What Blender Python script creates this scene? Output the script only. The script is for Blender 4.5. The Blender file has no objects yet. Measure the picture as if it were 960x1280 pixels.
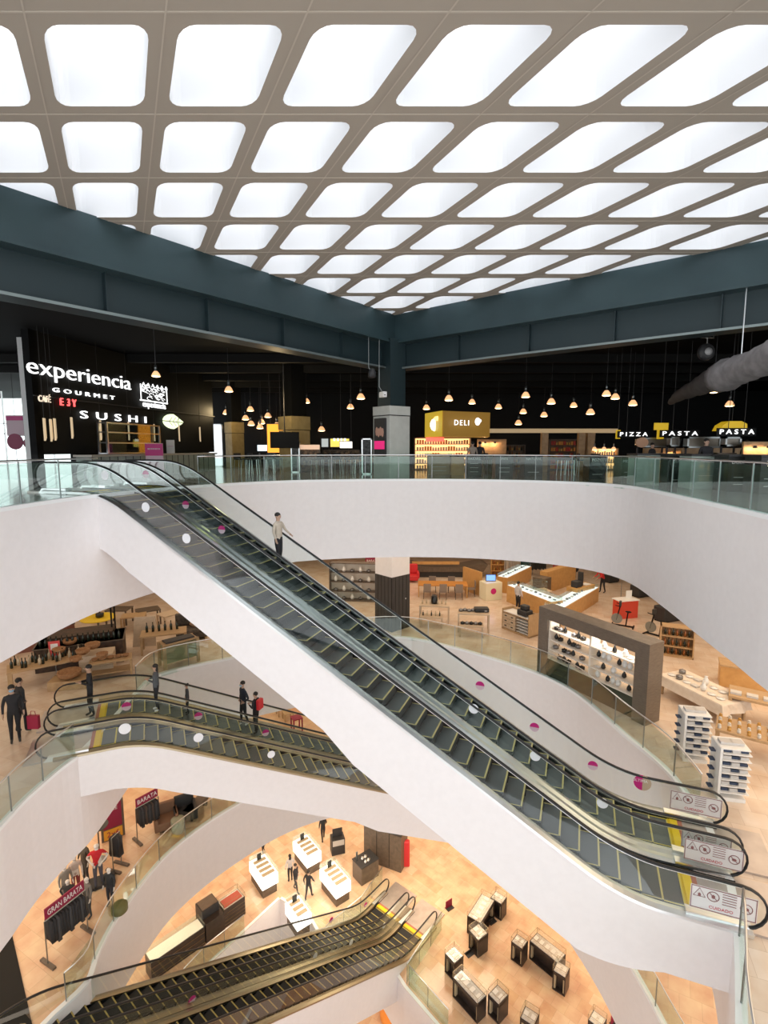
import bpy, bmesh, math, random
from mathutils import Vector, Matrix, geometry
random.seed(7)
PI=math.pi
SC=bpy.context.scene
COL=SC.collection
# ---------------- camera, world, exposure ----------------
F=652.0; PITCH=0.122; EYE=1.30
cam=bpy.data.cameras.new('camera'); camo=bpy.data.objects.new('camera',cam); COL.objects.link(camo)
camo.location=(0,0,EYE); camo.rotation_euler=(PI/2-PITCH,0,0)
cam.sensor_fit='VERTICAL'; cam.sensor_height=36.0; cam.lens=36.0*F/1280.0
cam.clip_start=0.05; cam.clip_end=300
SC.camera=camo
W=bpy.data.worlds.new('sky'); SC.world=W; W.use_nodes=True
bg=W.node_tree.nodes['Background']; bg.inputs[0].default_value=(0.95,0.975,1.0,1); bg.inputs[1].default_value=1.0
SC.view_settings.view_transform='Standard'; SC.view_settings.look='None'
SC.view_settings.exposure=1.12; SC.view_settings.gamma=1; SC.view_settings.use_curve_mapping=False
def area(name,loc,sx,sy,power,col,rot=(0,0,0)):
    l=bpy.data.lights.new(name,'AREA'); l.shape='RECTANGLE'; l.size=sx; l.size_y=sy; l.energy=power; l.color=col
    o=bpy.data.objects.new(name,l); o.location=loc; o.rotation_euler=rot; COL.objects.link(o); return o
WARM=(1.0,0.80,0.58)
Z3,Z2,Z1,Z0,ZB=0.0,-7.7,-15.4,-23.1,-30.5
for nm,loc,sx,sy,p in [
    ('shop_lights_two_back',(2,30,-3.4),26,14,1500),('shop_lights_two_left',(-17,20,-3.4),12,16,450),('shop_lights_two_right',(15,14,-3.4),12,16,1200),
    ('shop_lights_one_left',(-17,18,-10.8),12,18,1500),('shop_lights_one_back',(0,33,-10.8),30,12,1300),('shop_lights_one_right',(14,15,-10.8),10,14,900),
    ('shop_lights_ground_left',(-17,22,-18.6),12,16,1400),('shop_lights_ground_back',(0,34,-18.6),30,14,2200),('shop_lights_ground_right',(15,20,-18.6),12,16,1400)]:
    area(nm,loc,sx,sy,p*.3,WARM)
area('atrium_spot_row',(0,24.6,-18.7),12,2,250,WARM,(math.radians(-12),0,0))
# ---------------- helpers ----------------
cp,sp=math.cos(PITCH),math.sin(PITCH)
def ray(px,py):
    a=(px-480)/F; b=(640-py)/F
    return Vector((a,cp+b*sp,-sp+b*cp))
def at(px,py,z):
    r=ray(px,py); t=(z-EYE)/r.z; return Vector((r.x*t,r.y*t,z))
def aty(px,py,Y):
    r=ray(px,py); t=Y/r.y; return Vector((r.x*t,Y,EYE+r.z*t))
def xat(px,Y,z=0.0):
    return (px-480)/F*(Y*cp-(z-EYE)*sp)
MATS={}
def mat(name,col=(.8,.8,.8),rough=.5,metal=0.0,emit=None,es=1.0,spec=None):
    if name in MATS: return MATS[name]
    m=bpy.data.materials.new(name); m.use_nodes=True; b=m.node_tree.nodes['Principled BSDF']
    b.inputs['Base Color'].default_value=(*col,1); b.inputs['Roughness'].default_value=rough; b.inputs['Metallic'].default_value=metal
    if spec is not None: b.inputs['Specular IOR Level'].default_value=spec
    if emit: b.inputs['Emission Color'].default_value=(*emit,1); b.inputs['Emission Strength'].default_value=es
    MATS[name]=m; return m
def noisy(name,c1,c2,scale=3.0,rough=.5,metal=0.0,stretch=(1,1,1),detail=4):
    if name in MATS: return MATS[name]
    m=mat(name,c1,rough,metal); nt=m.node_tree; b=nt.nodes['Principled BSDF']
    tc=nt.nodes.new('ShaderNodeTexCoord'); mp=nt.nodes.new('ShaderNodeMapping'); mp.inputs['Scale'].default_value=stretch
    n=nt.nodes.new('ShaderNodeTexNoise'); n.inputs['Scale'].default_value=scale; n.inputs['Detail'].default_value=detail
    r=nt.nodes.new('ShaderNodeValToRGB'); r.color_ramp.elements[0].color=(*c1,1); r.color_ramp.elements[1].color=(*c2,1)
    r.color_ramp.elements[0].position=.3; r.color_ramp.elements[1].position=.7
    nt.links.new(tc.outputs['Object'],mp.inputs[0]); nt.links.new(mp.outputs[0],n.inputs['Vector']); nt.links.new(n.outputs['Fac'],r.inputs[0]); nt.links.new(r.outputs[0],b.inputs['Base Color'])
    return m
def tiles(name,c1,c2,mortar,w=.6,h=.6,rough=.2,rot=0.0,ms=.004):
    m=mat(name,c1,rough); nt=m.node_tree; b=nt.nodes['Principled BSDF']
    g=nt.nodes.new('ShaderNodeNewGeometry'); mp=nt.nodes.new('ShaderNodeMapping'); mp.inputs['Rotation'].default_value=(0,0,rot)
    br=nt.nodes.new('ShaderNodeTexBrick'); br.inputs['Color1'].default_value=(*c1,1); br.inputs['Color2'].default_value=(*c2,1); br.inputs['Mortar'].default_value=(*mortar,1)
    br.inputs['Scale'].default_value=1; br.inputs['Brick Width'].default_value=w; br.inputs['Row Height'].default_value=h; br.inputs['Mortar Size'].default_value=ms; br.inputs['Bias'].default_value=0
    n=nt.nodes.new('ShaderNodeTexNoise'); n.inputs['Scale'].default_value=1.7; n.inputs['Detail'].default_value=6
    mx=nt.nodes.new('ShaderNodeMixRGB'); mx.blend_type='OVERLAY'; mx.inputs[0].default_value=.45
    nt.links.new(g.outputs['Position'],mp.inputs[0]); nt.links.new(mp.outputs[0],br.inputs['Vector']); nt.links.new(mp.outputs[0],n.inputs['Vector'])
    nt.links.new(br.outputs['Color'],mx.inputs[1]); nt.links.new(n.outputs['Fac'],mx.inputs[2]); nt.links.new(mx.outputs[0],b.inputs['Base Color'])
    return m
def glass(name,tint=(.9,.96,.94),refl=.08):
    if name in MATS: return MATS[name]
    m=bpy.data.materials.new(name); m.use_nodes=True; nt=m.node_tree; nt.nodes.clear()
    o=nt.nodes.new('ShaderNodeOutputMaterial'); t=nt.nodes.new('ShaderNodeBsdfTransparent'); t.inputs[0].default_value=(*tint,1)
    g=nt.nodes.new('ShaderNodeBsdfGlossy'); g.inputs['Roughness'].default_value=.03
    lw=nt.nodes.new('ShaderNodeLayerWeight'); lw.inputs[0].default_value=.35
    mm=nt.nodes.new('ShaderNodeMath'); mm.operation='MULTIPLY_ADD'; mm.inputs[1].default_value=.20; mm.inputs[2].default_value=refl*.4
    mx=nt.nodes.new('ShaderNodeMixShader')
    nt.links.new(lw.outputs['Fresnel'],mm.inputs[0]); nt.links.new(mm.outputs[0],mx.inputs[0]); nt.links.new(t.outputs[0],mx.inputs[1]); nt.links.new(g.outputs[0],mx.inputs[2]); nt.links.new(mx.outputs[0],o.inputs[0])
    MATS[name]=m; return m
WHITE=noisy('white_plaster',(.83,.80,.80),(.86,.83,.83),6,.55)
WHITE_EDGE=mat('white_edge',(.9,.92,.93),.35)
BLACK=mat('black_paint',(.0045,.005,.0055),.6,spec=.25)
BLACKC=mat('black_ceiling',(.003,.0035,.004),.8,spec=.15)
CHAR=mat('charcoal',(.03,.03,.032),.5)
STEEL=mat('brushed_steel',(.82,.84,.85),.28,1.0)
STEELD=mat('dark_steel',(.28,.30,.30),.3,.9)
BRONZE=mat('bronze_steel',(.40,.33,.22),.32,1.0)
RUBBER=mat('black_rubber',(.012,.012,.013),.35)
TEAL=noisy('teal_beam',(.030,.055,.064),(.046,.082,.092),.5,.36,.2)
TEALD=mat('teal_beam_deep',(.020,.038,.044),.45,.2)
GL=glass('clear_glass'); GLC=glass('showcase_glass',(.97,.99,.98),.0); GLG=glass('green_glass',(.80,.90,.86),.10)
WOOD=noisy('oak',(.42,.27,.14),(.55,.37,.2),5,.5,0,(1,8,1))
WOODL=noisy('pale_oak',(.56,.43,.30),(.66,.52,.38),5,.5,0,(1,8,1))
WOODD=noisy('dark_walnut',(.10,.075,.055),(.16,.12,.09),5,.45,0,(1,10,1))
WOODO=noisy('honey_wood',(.55,.30,.10),(.66,.38,.14),4,.4,0,(1,6,1))
CREAM=mat('cream',(.78,.72,.62),.5); WH=mat('white_lacquer',(.85,.85,.84),.35)
LIT=mat('lit_white',(.9,.9,.88),.4,emit=(1,.97,.9),es=1.6)
PINK=mat('magenta',(.62,.02,.22),.4); PINKL=mat('pale_pink',(.75,.55,.62),.4); DISCW=mat('disc_white',(.82,.83,.86),.4)
YEL=mat('step_yellow',(.85,.55,.03),.45); GOLDL=mat('step_line',(.62,.53,.22),.4,.2)
RED=mat('red',(.65,.03,.04),.5); MAROON=mat('maroon',(.28,.01,.05),.5); GREEN=mat('green',(.16,.30,.06),.5); YELLOW=mat('yellow',(.85,.60,.03),.5)
SIGNW=mat('sign_white',(.8,.8,.8),.4,emit=(1,1,1),es=.8); SIGNG=mat('sign_pale_green',(.8,.9,.6),.4,emit=(.75,.85,.55),es=.7)
GLOW=mat('lamp_glow',(1,.8,.55),.4,emit=(1,.62,.3),es=4.0); GLOWW=mat('warm_backlight',(1,.7,.4),.5,emit=(1,.55,.22),es=.8)
class MB:
    def __init__(s): s.bm=bmesh.new(); s.mi=0
    def faces(s,vs,fs):
        v=[s.bm.verts.new(p) for p in vs]
        for f in fs:
            try: s.bm.faces.new([v[i] for i in f]).material_index=s.mi
            except ValueError: pass
        return s
    def box(s,x0,x1,y0,y1,z0,z1,rz=0,c=(0,0,0)):
        vs=[Vector((x,y,z)) for z in (z0,z1) for (x,y) in ((x0,y0),(x1,y0),(x1,y1),(x0,y1))]
        if rz or any(c):
            R=Matrix.Rotation(rz,3,'Z'); vs=[R@v+Vector(c) for v in vs]
        return s.faces(vs,[(3,2,1,0),(4,5,6,7),(0,1,5,4),(1,2,6,5),(2,3,7,6),(3,0,4,7)])
    def prism(s,poly,z0,z1):
        n=len(poly); vs=[(p[0],p[1],z0) for p in poly]+[(p[0],p[1],z1) for p in poly]
        return s.faces(vs,[tuple(range(n-1,-1,-1)),tuple(range(n,2*n))]+[(i,(i+1)%n,(i+1)%n+n,i+n) for i in range(n)])
    def xprism(s,poly,y0,y1):   # polygon in xz, extruded along y
        n=len(poly); vs=[(p[0],y0,p[1]) for p in poly]+[(p[0],y1,p[1]) for p in poly]
        return s.faces(vs,[tuple(range(n)),tuple(range(2*n-1,n-1,-1))]+[(i+n,(i+1)%n+n,(i+1)%n,i) for i in range(n)])
    def tube(s,pts,r,n=8,closed=False,flat=1.0):
        pts=[Vector(p) for p in pts]; rings=[]
        m=len(pts); prevn=None
        for i,p in enumerate(pts):
            a=pts[(i-1)%m] if (closed or i>0) else p; b=pts[(i+1)%m] if (closed or i<m-1) else p
            t=(b-a).normalized()
            if prevn is None:
                up=Vector((0,0,1)) if abs(t.z)<.95 else Vector((0,1,0)); nn=(up-t*up.dot(t)).normalized()
            else: nn=(prevn-t*prevn.dot(t)).normalized()
            prevn=nn; bb=t.cross(nn); rr=r[i] if isinstance(r,(list,tuple)) else r
            rings.append([p+(nn*math.cos(2*PI*k/n)*flat+bb*math.sin(2*PI*k/n))*rr for k in range(n)])
        vs=[v for rg in rings for v in rg]; fs=[]
        for i in range(m if closed else m-1):
            j=(i+1)%m
            for k in range(n): fs.append((i*n+k,i*n+(k+1)%n,j*n+(k+1)%n,j*n+k))
        if not closed: fs+= [tuple(range(n-1,-1,-1)),tuple(range((m-1)*n,m*n))]
        return s.faces(vs,fs)
    def lathe(s,prof,n=12,c=(0,0,0)):
        vs=[];m=len(prof)
        for (r,z) in prof:
            for k in range(n): vs.append((c[0]+max(r,.0005)*math.cos(2*PI*k/n),c[1]+max(r,.0005)*math.sin(2*PI*k/n),c[2]+z))
        fs=[(i*n+k,i*n+(k+1)%n,(i+1)*n+(k+1)%n,(i+1)*n+k) for i in range(m-1) for k in range(n)]
        fs+=[tuple(range(n-1,-1,-1)),tuple(range((m-1)*n,m*n))]
        return s.faces(vs,fs)
    def loft(s,secs):  # list of closed sections with equal vertex counts
        n=len(secs[0]); m=len(secs); vs=[v for q in secs for v in q]
        fs=[(i*n+k,i*n+(k+1)%n,(i+1)*n+(k+1)%n,(i+1)*n+k) for i in range(m-1) for k in range(n)]
        fs+=[tuple(range(n-1,-1,-1)),tuple(range((m-1)*n,m*n))]
        return s.faces(vs,fs)
    def ball(s,c,r,sc=(1,1,1),n=10):
        vs=[];h=n//2
        for i in range(h+1):
            a=PI*i/h
            for k in range(n): vs.append((c[0]+r*sc[0]*max(math.sin(a),.01)*math.cos(2*PI*k/n),c[1]+r*sc[1]*max(math.sin(a),.01)*math.sin(2*PI*k/n),c[2]-r*sc[2]*math.cos(a)))
        fs=[(i*n+k,i*n+(k+1)%n,(i+1)*n+(k+1)%n,(i+1)*n+k) for i in range(h) for k in range(n)]+[tuple(range(n-1,-1,-1)),tuple(range(h*n,h*n+n))]
        return s.faces(vs,fs)
    def obj(s,name,m,parent=None,smooth=False,bevel=0):
        bmesh.ops.recalc_face_normals(s.bm,faces=s.bm.faces[:])
        if bevel: bmesh.ops.bevel(s.bm,geom=s.bm.edges[:],offset=bevel,segments=1,affect='EDGES')
        me=bpy.data.meshes.new(name); s.bm.to_mesh(me); s.bm.free()
        for k in (m if isinstance(m,(list,tuple)) else [m]): me.materials.append(k)
        if smooth:
            for p in me.polygons: p.use_smooth=True
        o=bpy.data.objects.new(name,me); COL.objects.link(o)
        if parent: o.parent=parent
        return o
def tag(o,label,cat,group=None,kind=None):
    if label: o['label']=label
    if cat: o['category']=cat
    if group: o['group']=group
    if kind: o['kind']=kind
    return o
def struct(o): o['kind']='structure'; return o
def thing(name,label,cat,loc=(0,0,0),rz=0,group=None):
    o=bpy.data.objects.new(name,None); o.empty_display_size=.1; COL.objects.link(o); o.location=loc; o.rotation_euler=(0,0,rz)
    return tag(o,label,cat,group)
def dup(root,loc,rz=None,label=None,group=None,scale=None):
    c=root.copy(); COL.objects.link(c)
    for ch in list(root.children): cpy2(ch,c)
    c.location=loc
    if rz is not None: c.rotation_euler=(0,0,rz)
    if label: c['label']=label
    if group: c['group']=group
    if scale: c.scale=(scale,)*3 if not isinstance(scale,tuple) else scale
    return c
def cpy2(o,par):
    c=o.copy(); COL.objects.link(c); c.parent=par
    for ch in list(o.children): cpy2(ch,c)
def text(name,s,size,m,parent=None,loc=(0,0,0),rot=(PI/2,0,0),ext=.01,off=0.0,sx=1,space=1.0,align='CENTER'):
    cu=bpy.data.curves.new(name+'_c','FONT'); cu.body=s; cu.size=size; cu.extrude=ext; cu.offset=off; cu.align_x=align; cu.align_y='CENTER'; cu.space_character=space; cu.resolution_u=3
    t=bpy.data.objects.new(name+'_t',cu); COL.objects.link(t)
    dg=bpy.context.evaluated_depsgraph_get(); me=bpy.data.meshes.new_from_object(t.evaluated_get(dg)); COL.objects.unlink(t); bpy.data.objects.remove(t)
    me.materials.clear(); me.materials.append(m); o=bpy.data.objects.new(name,me); COL.objects.link(o)
    o.location=loc; o.rotation_euler=rot; o.scale=(sx,1,1)
    if parent: o.parent=parent
    return o
def catmull(pts,k=5,closed=False):
    P=[Vector(p) for p in pts]; n=len(P); out=[]
    for i in range(n if closed else n-1):
        p0=P[(i-1)%n] if (closed or i>0) else P[0]; p1=P[i]; p2=P[(i+1)%n]; p3=P[(i+2)%n] if (closed or i<n-2) else P[-1]
        for j in range(k):
            t=j/k; out.append(.5*((2*p1)+(p2-p0)*t+(2*p0-5*p1+4*p2-p3)*t*t+(3*p1-p0-3*p2+p3)*t**3))
    if not closed: out.append(P[-1])
    return out
def offset(pts,d,closed=True):
    n=len(pts); out=[]
    for i,p in enumerate(pts):
        a=pts[(i-1)%n] if closed or i>0 else p; b=pts[(i+1)%n] if closed or i<n-1 else p
        t=(b-a).normalized(); out.append(Vector((p.x+t.y*d,p.y-t.x*d)))
    return out
def holed(outer,hole,z,flip=False):
    o3=[Vector((p[0],p[1],0)) for p in outer]; h3=[Vector((p[0],p[1],0)) for p in hole]
    tri=geometry.tessellate_polygon([o3,h3]); b=MB(); b.faces([(p.x,p.y,z) for p in o3+h3],tri); return b
# ---------------- slabs and voids ----------------
def v2(l): return [Vector((p[0],p[1])) for p in l]
V3=catmull(v2([(-8.0,9.0),(-8.1,11.0),(-8.05,13.0),(-7.8,14.35),(-7.2,15.9),(-6.5,17.3),(-5.3,19.0),(-3.5,20.4),(-1.2,21.1),(1.2,21.3),(3.4,21.1),(5.15,20.6),(6.85,19.7),(7.9,18.5),(8.25,17.0),(8.0,14.7),(7.6,12.1),(7.35,10.4),(7.15,9.2),(6.8,6),(5,2.4),(2,.5),(-2,.5),(-5,2.4),(-7.4,6)]),4,True)
e=lambda x,y,z: at(x,y,z).xy
V2=catmull(v2([(-9.0,9.6),(-9.13,11.4),(-9.2,12.5),(-9.1,13.7)]+[(-8.95,14.6),(-9.0,16.6),(-9.1,18.4)]+[e(202,843,Z2),e(281,825,Z2),e(350,812,Z2),e(420,802,Z2),e(499,797,Z2),e(558,808,Z2),e(605,821,Z2),e(667,841,Z2),e(714,864,Z2),e(749,892,Z2),e(780,920,Z2),e(830,962,Z2),e(870,1015,Z2)]+[(7.6,11.2),(7.2,10.0),(6.5,8.65),(5.54,7.17),(4.2,5.2),(1,3.2),(-4,3.6),(-7.8,6.3)]),4,True)
V1=catmull(v2([(-10.2,11.6),(-9.9,13.2),(-9.3,14.45),(-9.47,15.5),(-9.5,16.8),(-9.1,19.2),(-8.3,20.9),(-7.1,22.5),(-5.3,24.3),(-3,25.6),(0,26.2),(3,25.4),(5.4,23.2),(6.8,20.6),(7.5,18.2),(7.85,16.5),(8.0,14.8),(8.1,13.3),(8.0,11),(6,8),(0,6.5),(-6,7.5),(-9.6,9.6)]),4,True)
HOLE0=[at(232,1240,Z0).xy,at(262,1206,Z0).xy,at(350,1124,Z0).xy,at(384,1144,Z0).xy,at(400,1172,Z0).xy,at(452,1150,Z0).xy,at(505,1235,Z0).xy,at(552,1290,Z0).xy,Vector((4.2,17.0)),Vector((-2,14.0)),Vector((-10.5,14.5)),Vector((-10.5,18.0))]
OUT=[(-34,-3),(34,-3),(34,46),(-34,46)]
OUTB=[(-34,4.5),(34,4.5),(34,46),(-34,46)]
FL3=tiles('floor_upper_tile',(.30,.30,.28),(.36,.35,.33),(.2,.2,.2),.9,.9,.12)
FL2=tiles('floor_marble_cream',(.69,.54,.42),(.78,.64,.52),(.55,.42,.32),.6,.6,.22,.35)
FL1=tiles('floor_marble_peach',(.66,.43,.27),(.74,.53,.35),(.5,.34,.22),.6,.6,.2,.5)
FL0=tiles('floor_marble_amber',(.66,.42,.25),(.76,.55,.37),(.5,.34,.22),.6,.6,.16,.75)
def level(z,void,th,fm,outer=OUT,tr=0):
    f=holed(outer,offset(void,-.02),z).obj('floor',fm); struct(f)
    n=len(void); ins=offset(void,-.16); w=MB()
    vs=[];fs=[]
    for i in range(n):
        a=void[i];b=ins[i]; vs+=[(a.x,a.y,z-th),(a.x,a.y,z+.03),(b.x,b.y,z+.03),(b.x,b.y,z-th)]
    for i in range(n):
        j=(i+1)%n
        for k in range(4): fs.append((i*4+k,j*4+k,j*4+(k+1)%4,i*4+(k+1)%4))
    w.faces(vs,fs); struct(w.obj('wall_atrium',WHITE,smooth=False))
    c=MB(); vs=[];fs=[]; ins2=offset(void,-.14); out=offset(void,.015)
    for i in range(n):
        a=out[i];b=ins2[i]; vs+=[(a.x,a.y,z-.04),(a.x,a.y,z+.05),(b.x,b.y,z+.05),(b.x,b.y,z-.04)]
    for i in range(n):
        j=(i+1)%n
        for k in range(4): fs.append((i*4+k,j*4+k,j*4+(k+1)%4,i*4+(k+1)%4))
    c.faces(vs,fs); struct(c.obj('trim_%d'%tr,WHITE_EDGE))
    s=holed(outer,ins,z-th+.03).obj('ceiling',CREAM); struct(s)
level(Z3,V3,3.2,FL3,tr=1); level(Z2,V2,2.9,FL2,OUTB,2); level(Z1,V1,2.9,FL1,OUTB,3)
struct(holed([(-34,4.5),(34,4.5),(34,46),(-34,46)],HOLE0,Z0).obj('floor',FL0))
b=MB(); n=len(HOLE0)
for i in range(n):
    p=HOLE0[i];q=HOLE0[(i+1)%n]; b.faces([(p.x,p.y,Z0-3),(q.x,q.y,Z0-3),(q.x,q.y,Z0+.02),(p.x,p.y,Z0+.02)],[(0,1,2,3)])
struct(b.obj('wall_opening',WHITE))
b=MB(); ho=offset(HOLE0,.0); hi=offset(HOLE0,-.14)
if True:
    ctr=sum(HOLE0,Vector((0,0)))/n
    for i in range(n):
        p=HOLE0[i];q=HOLE0[(i+1)%n]; t=(q-p).normalized(); nn=Vector((t.y,-t.x)); 
        if nn.dot(p-ctr)<0: nn=-nn
        b.faces([(p.x,p.y,Z0+.04),(q.x,q.y,Z0+.04),(q.x+nn.x*.15,q.y+nn.y*.15,Z0+.04),(p.x+nn.x*.15,p.y+nn.y*.15,Z0+.04)],[(0,1,2,3)])
struct(b.obj('trim_4',WHITE_EDGE))
struct(MB().box(-34,34,4.5,46,ZB-.1,ZB).obj('floor',FL1))
area('basement_lights',(0,22,Z0-3.2),14,10,200,WARM)
# enclosing walls behind the shops
def wallbox(name,x0,x1,y0,y1,z0,z1,m): return struct(MB().box(x0,x1,y0,y1,z0,z1).obj(name,m))
SHOPW=noisy('shop_wall_brown',(.20,.12,.07),(.30,.19,.11),1.2,.6)
for z,t in ((Z2,4.5),(Z1,4.8),(Z0,4.8)):
    wallbox('wall_back',-34,34,46,46.2,z,z+t,SHOPW); wallbox('wall_left',-34.2,-34,5,46,z,z+t,SHOPW); wallbox('wall_right',34,34.2,5,46,z,z+t,SHOPW)
wallbox('wall_back',-24.5,34,42,42.2,0,6.2,BLACK); wallbox('wall_right',34,34.2,-3,42,0,6.2,BLACK)
# ---------------- roof ----------------
ZC=6.8; CX,CY=.45,22.6; dL=Vector((-.62,-.785)).normalized(); dR=Vector((.777,-.63)).normalized()
ROOF=mat('roof_panel',(.40,.355,.30),.7); WELL=mat('well_white',(.84,.85,.87),.7)
def s2x(s,y): return s-.5*y
y00=7.35-2.05*3; s00=.9-1.8*8; NR,NC=12,24
b=MB(); wb=MB()
for r in range(NR):
    for c in range(NC):
        ya,yb=y00+2.05*r,y00+2.05*(r+1); sa,sb=s00+1.8*c,s00+1.8*(c+1)
        xc=s2x((sa+sb)/2,(ya+yb)/2)
        if abs(xc)>18: continue
        def P(fs,fy): y=ya+(yb-ya)*fy; return Vector((s2x(sa+(sb-sa)*fs,y),y))
        m0,m1=.108,.892; n0,n1=.10,.90; rr=.125
        ring=[]
        for (cx_,cy_,a0) in ((m1-rr,n1-rr,0),(m0+rr,n1-rr,PI/2),(m0+rr,n0+rr,PI),(m1-rr,n0+rr,1.5*PI)):
            for k in range(5): a=a0+PI/2*k/4; ring.append(P(cx_+rr*math.cos(a),cy_+rr*math.sin(a)))
        corners=[P(1,1),P(0,1),P(0,0),P(1,0)]
        vs=[(p.x,p.y,ZC) for p in corners]+[(p.x,p.y,ZC) for p in ring]
        fs=[]
        for q in range(4):
            for k in range(4): fs.append((q,4+q*5+k,4+q*5+k+1))
            fs.append((q,4+q*5+4,4+((q+1)%4)*5,(q+1)%4))
        b.faces(vs,fs)
        N=len(ring); cc=P(.5,.5)
        top=[p+(p-cc)*.02 for p in ring]
        wb.faces([(p.x,p.y,ZC) for p in ring]+[(p.x,p.y,ZC+1.1) for p in top],[(k,(k+1)%N,N+(k+1)%N,N+k) for k in range(N)])
rf=b.obj('ceiling',ROOF); struct(rf)
struct(wb.obj('ceiling',WELL))
b=MB()
for r in range(NR+1):
    y=y00+2.05*r; b.box(-18,18,y-.012,y+.012,ZC-.006,ZC+.02)
for c in range(NC+1):
    s=s00+1.8*c; ya,yb=y00,y00+2.05*NR; b.faces([(s2x(s,ya)-.013,ya,ZC-.007),(s2x(s,ya)+.013,ya,ZC-.007),(s2x(s,yb)+.013,yb,ZC-.007),(s2x(s,yb)-.013,yb,ZC-.007)],[(0,1,2,3)])
struct(b.obj('trim_5',mat('seam',(.52,.47,.40),.6)))
b=MB(); b.box(-20,20,y00-3,y00,ZC,ZC+.05)
struct(b.obj('ceiling',ROOF))
# black ceiling of the upper floor outside the atrium, and the teal beams
C=Vector((CX,CY)); A=C+dL*30; B=C+dR*30
nb=Vector((0,1))
def beam(d,side,nm,lab):
    nrm=Vector((-d.y,d.x))*side   # pointing away from atrium
    e0=C; e1=C+d*26
    def bx(bm,o0,o1,z0,z1,t0=0,t1=26):
        ps=[C+d*t0+nrm*o0,C+d*t1+nrm*o0,C+d*t1+nrm*o1,C+d*t0+nrm*o1]; bm.prism([(p.x,p.y) for p in ps],z0,z1)
    u=MB(); bx(u,0,.35,5.72,ZC+.02); u.mi=0
    bx(u,0-.06,.5,5.66,5.74)
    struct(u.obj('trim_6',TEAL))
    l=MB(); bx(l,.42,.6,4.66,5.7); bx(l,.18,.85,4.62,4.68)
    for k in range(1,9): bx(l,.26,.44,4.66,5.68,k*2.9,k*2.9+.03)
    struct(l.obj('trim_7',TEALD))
    f=MB(); bx(f,.17,.19,4.62,4.69); struct(f.obj('trim_8',mat('flange_edge',(.25,.3,.3),.3,.6)))
beam(dL,-1,'l',''); beam(dR,1,'r','')
back=[C+Vector((0,.7)),C+dR*26+Vector((0,.7)),Vector((36,10)),Vector((36,48)),Vector((-36,48)),Vector((-36,2)),C+dL*26+Vector((0,.7))]
b=MB(); b.prism([(p.x,p.y) for p in back],5.75,6.0); struct(b.obj('ceiling',BLACKC))
# ceiling joists and pipes in the dark ceiling
b=MB()
for k in range(5):
    b.box(-22,24,25.5+k*3.4,25.75+k*3.4,5.35,5.74)
struct(b.obj('trim_9',mat('joist',(.009,.009,.0085),.7,spec=.2)))
# ---------------- escalators ----------------
def prof(u,H,S,r=.8):
    L=H/S
    def q(u):
        if u<-r: return 0.0
        if u>r: return -S*u
        return -S*(u+r)**2/(4*r)
    if u<L/2: return q(u)
    return -H-q(L-u)
STEPM=noisy('step_metal',(.10,.115,.12),(.15,.165,.17),14,.35,.6,(1,14,1))
RISERM=noisy('step_riser',(.05,.062,.066),(.08,.095,.10),10,.4,.5,(1,30,1))
SKIRT=mat('black_skirt',(.02,.022,.022),.25,.4)
PLATE=noisy('landing_plate',(.50,.44,.41),(.60,.54,.50),3,.35,.6)
_b=MB(); _b.box(0,.40,0,1,-.03,0); _b.mi=1; _b.faces([(0.40,0,-.03),(.40,1,-.03),(.40,0,0),(.40,1,0)],[(0,1,3,2)])
_b.mi=1; _b.faces([(.385,0,-.02),(.385,1,-.02),(.372,0,-.12),(.372,1,-.12),(.385,0,-.24),(.385,1,-.24)],[(0,1,3,2),(2,3,5,4)])
_b.mi=2; _b.box(.365,.402,.02,.98,-.004,.006); _b.box(.0,.36,.01,.035,-.004,.005); _b.box(.0,.36,.965,.99,-.004,.005)
_so=_b.obj('step_tpl',[STEPM,RISERM,GOLDL]); STEPME=_so.data; bpy.data.objects.remove(_so)
_b=MB(); _b.box(0,.40,0,1,-.03,0); _b.mi=2; _b.box(.36,.402,.02,.98,-.004,.006); _b.box(.0,.36,.01,.035,-.004,.005); _b.box(.0,.36,.965,.99,-.004,.005)
_so=_b.obj('step_tpl',[STEPM,RISERM,mat('flat_line',(.75,.62,.12),.4)]); FLATME=_so.data; bpy.data.objects.remove(_so)
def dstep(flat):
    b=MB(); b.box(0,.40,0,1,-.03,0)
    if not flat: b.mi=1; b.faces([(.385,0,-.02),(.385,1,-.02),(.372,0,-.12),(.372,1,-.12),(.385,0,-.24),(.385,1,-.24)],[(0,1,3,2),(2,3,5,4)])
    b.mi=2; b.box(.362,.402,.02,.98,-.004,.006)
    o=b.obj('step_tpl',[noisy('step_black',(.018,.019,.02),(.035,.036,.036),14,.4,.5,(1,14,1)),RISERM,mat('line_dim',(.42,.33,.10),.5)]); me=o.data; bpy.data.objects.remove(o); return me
STEPME2=dstep(False); FLATME2=dstep(True)
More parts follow.
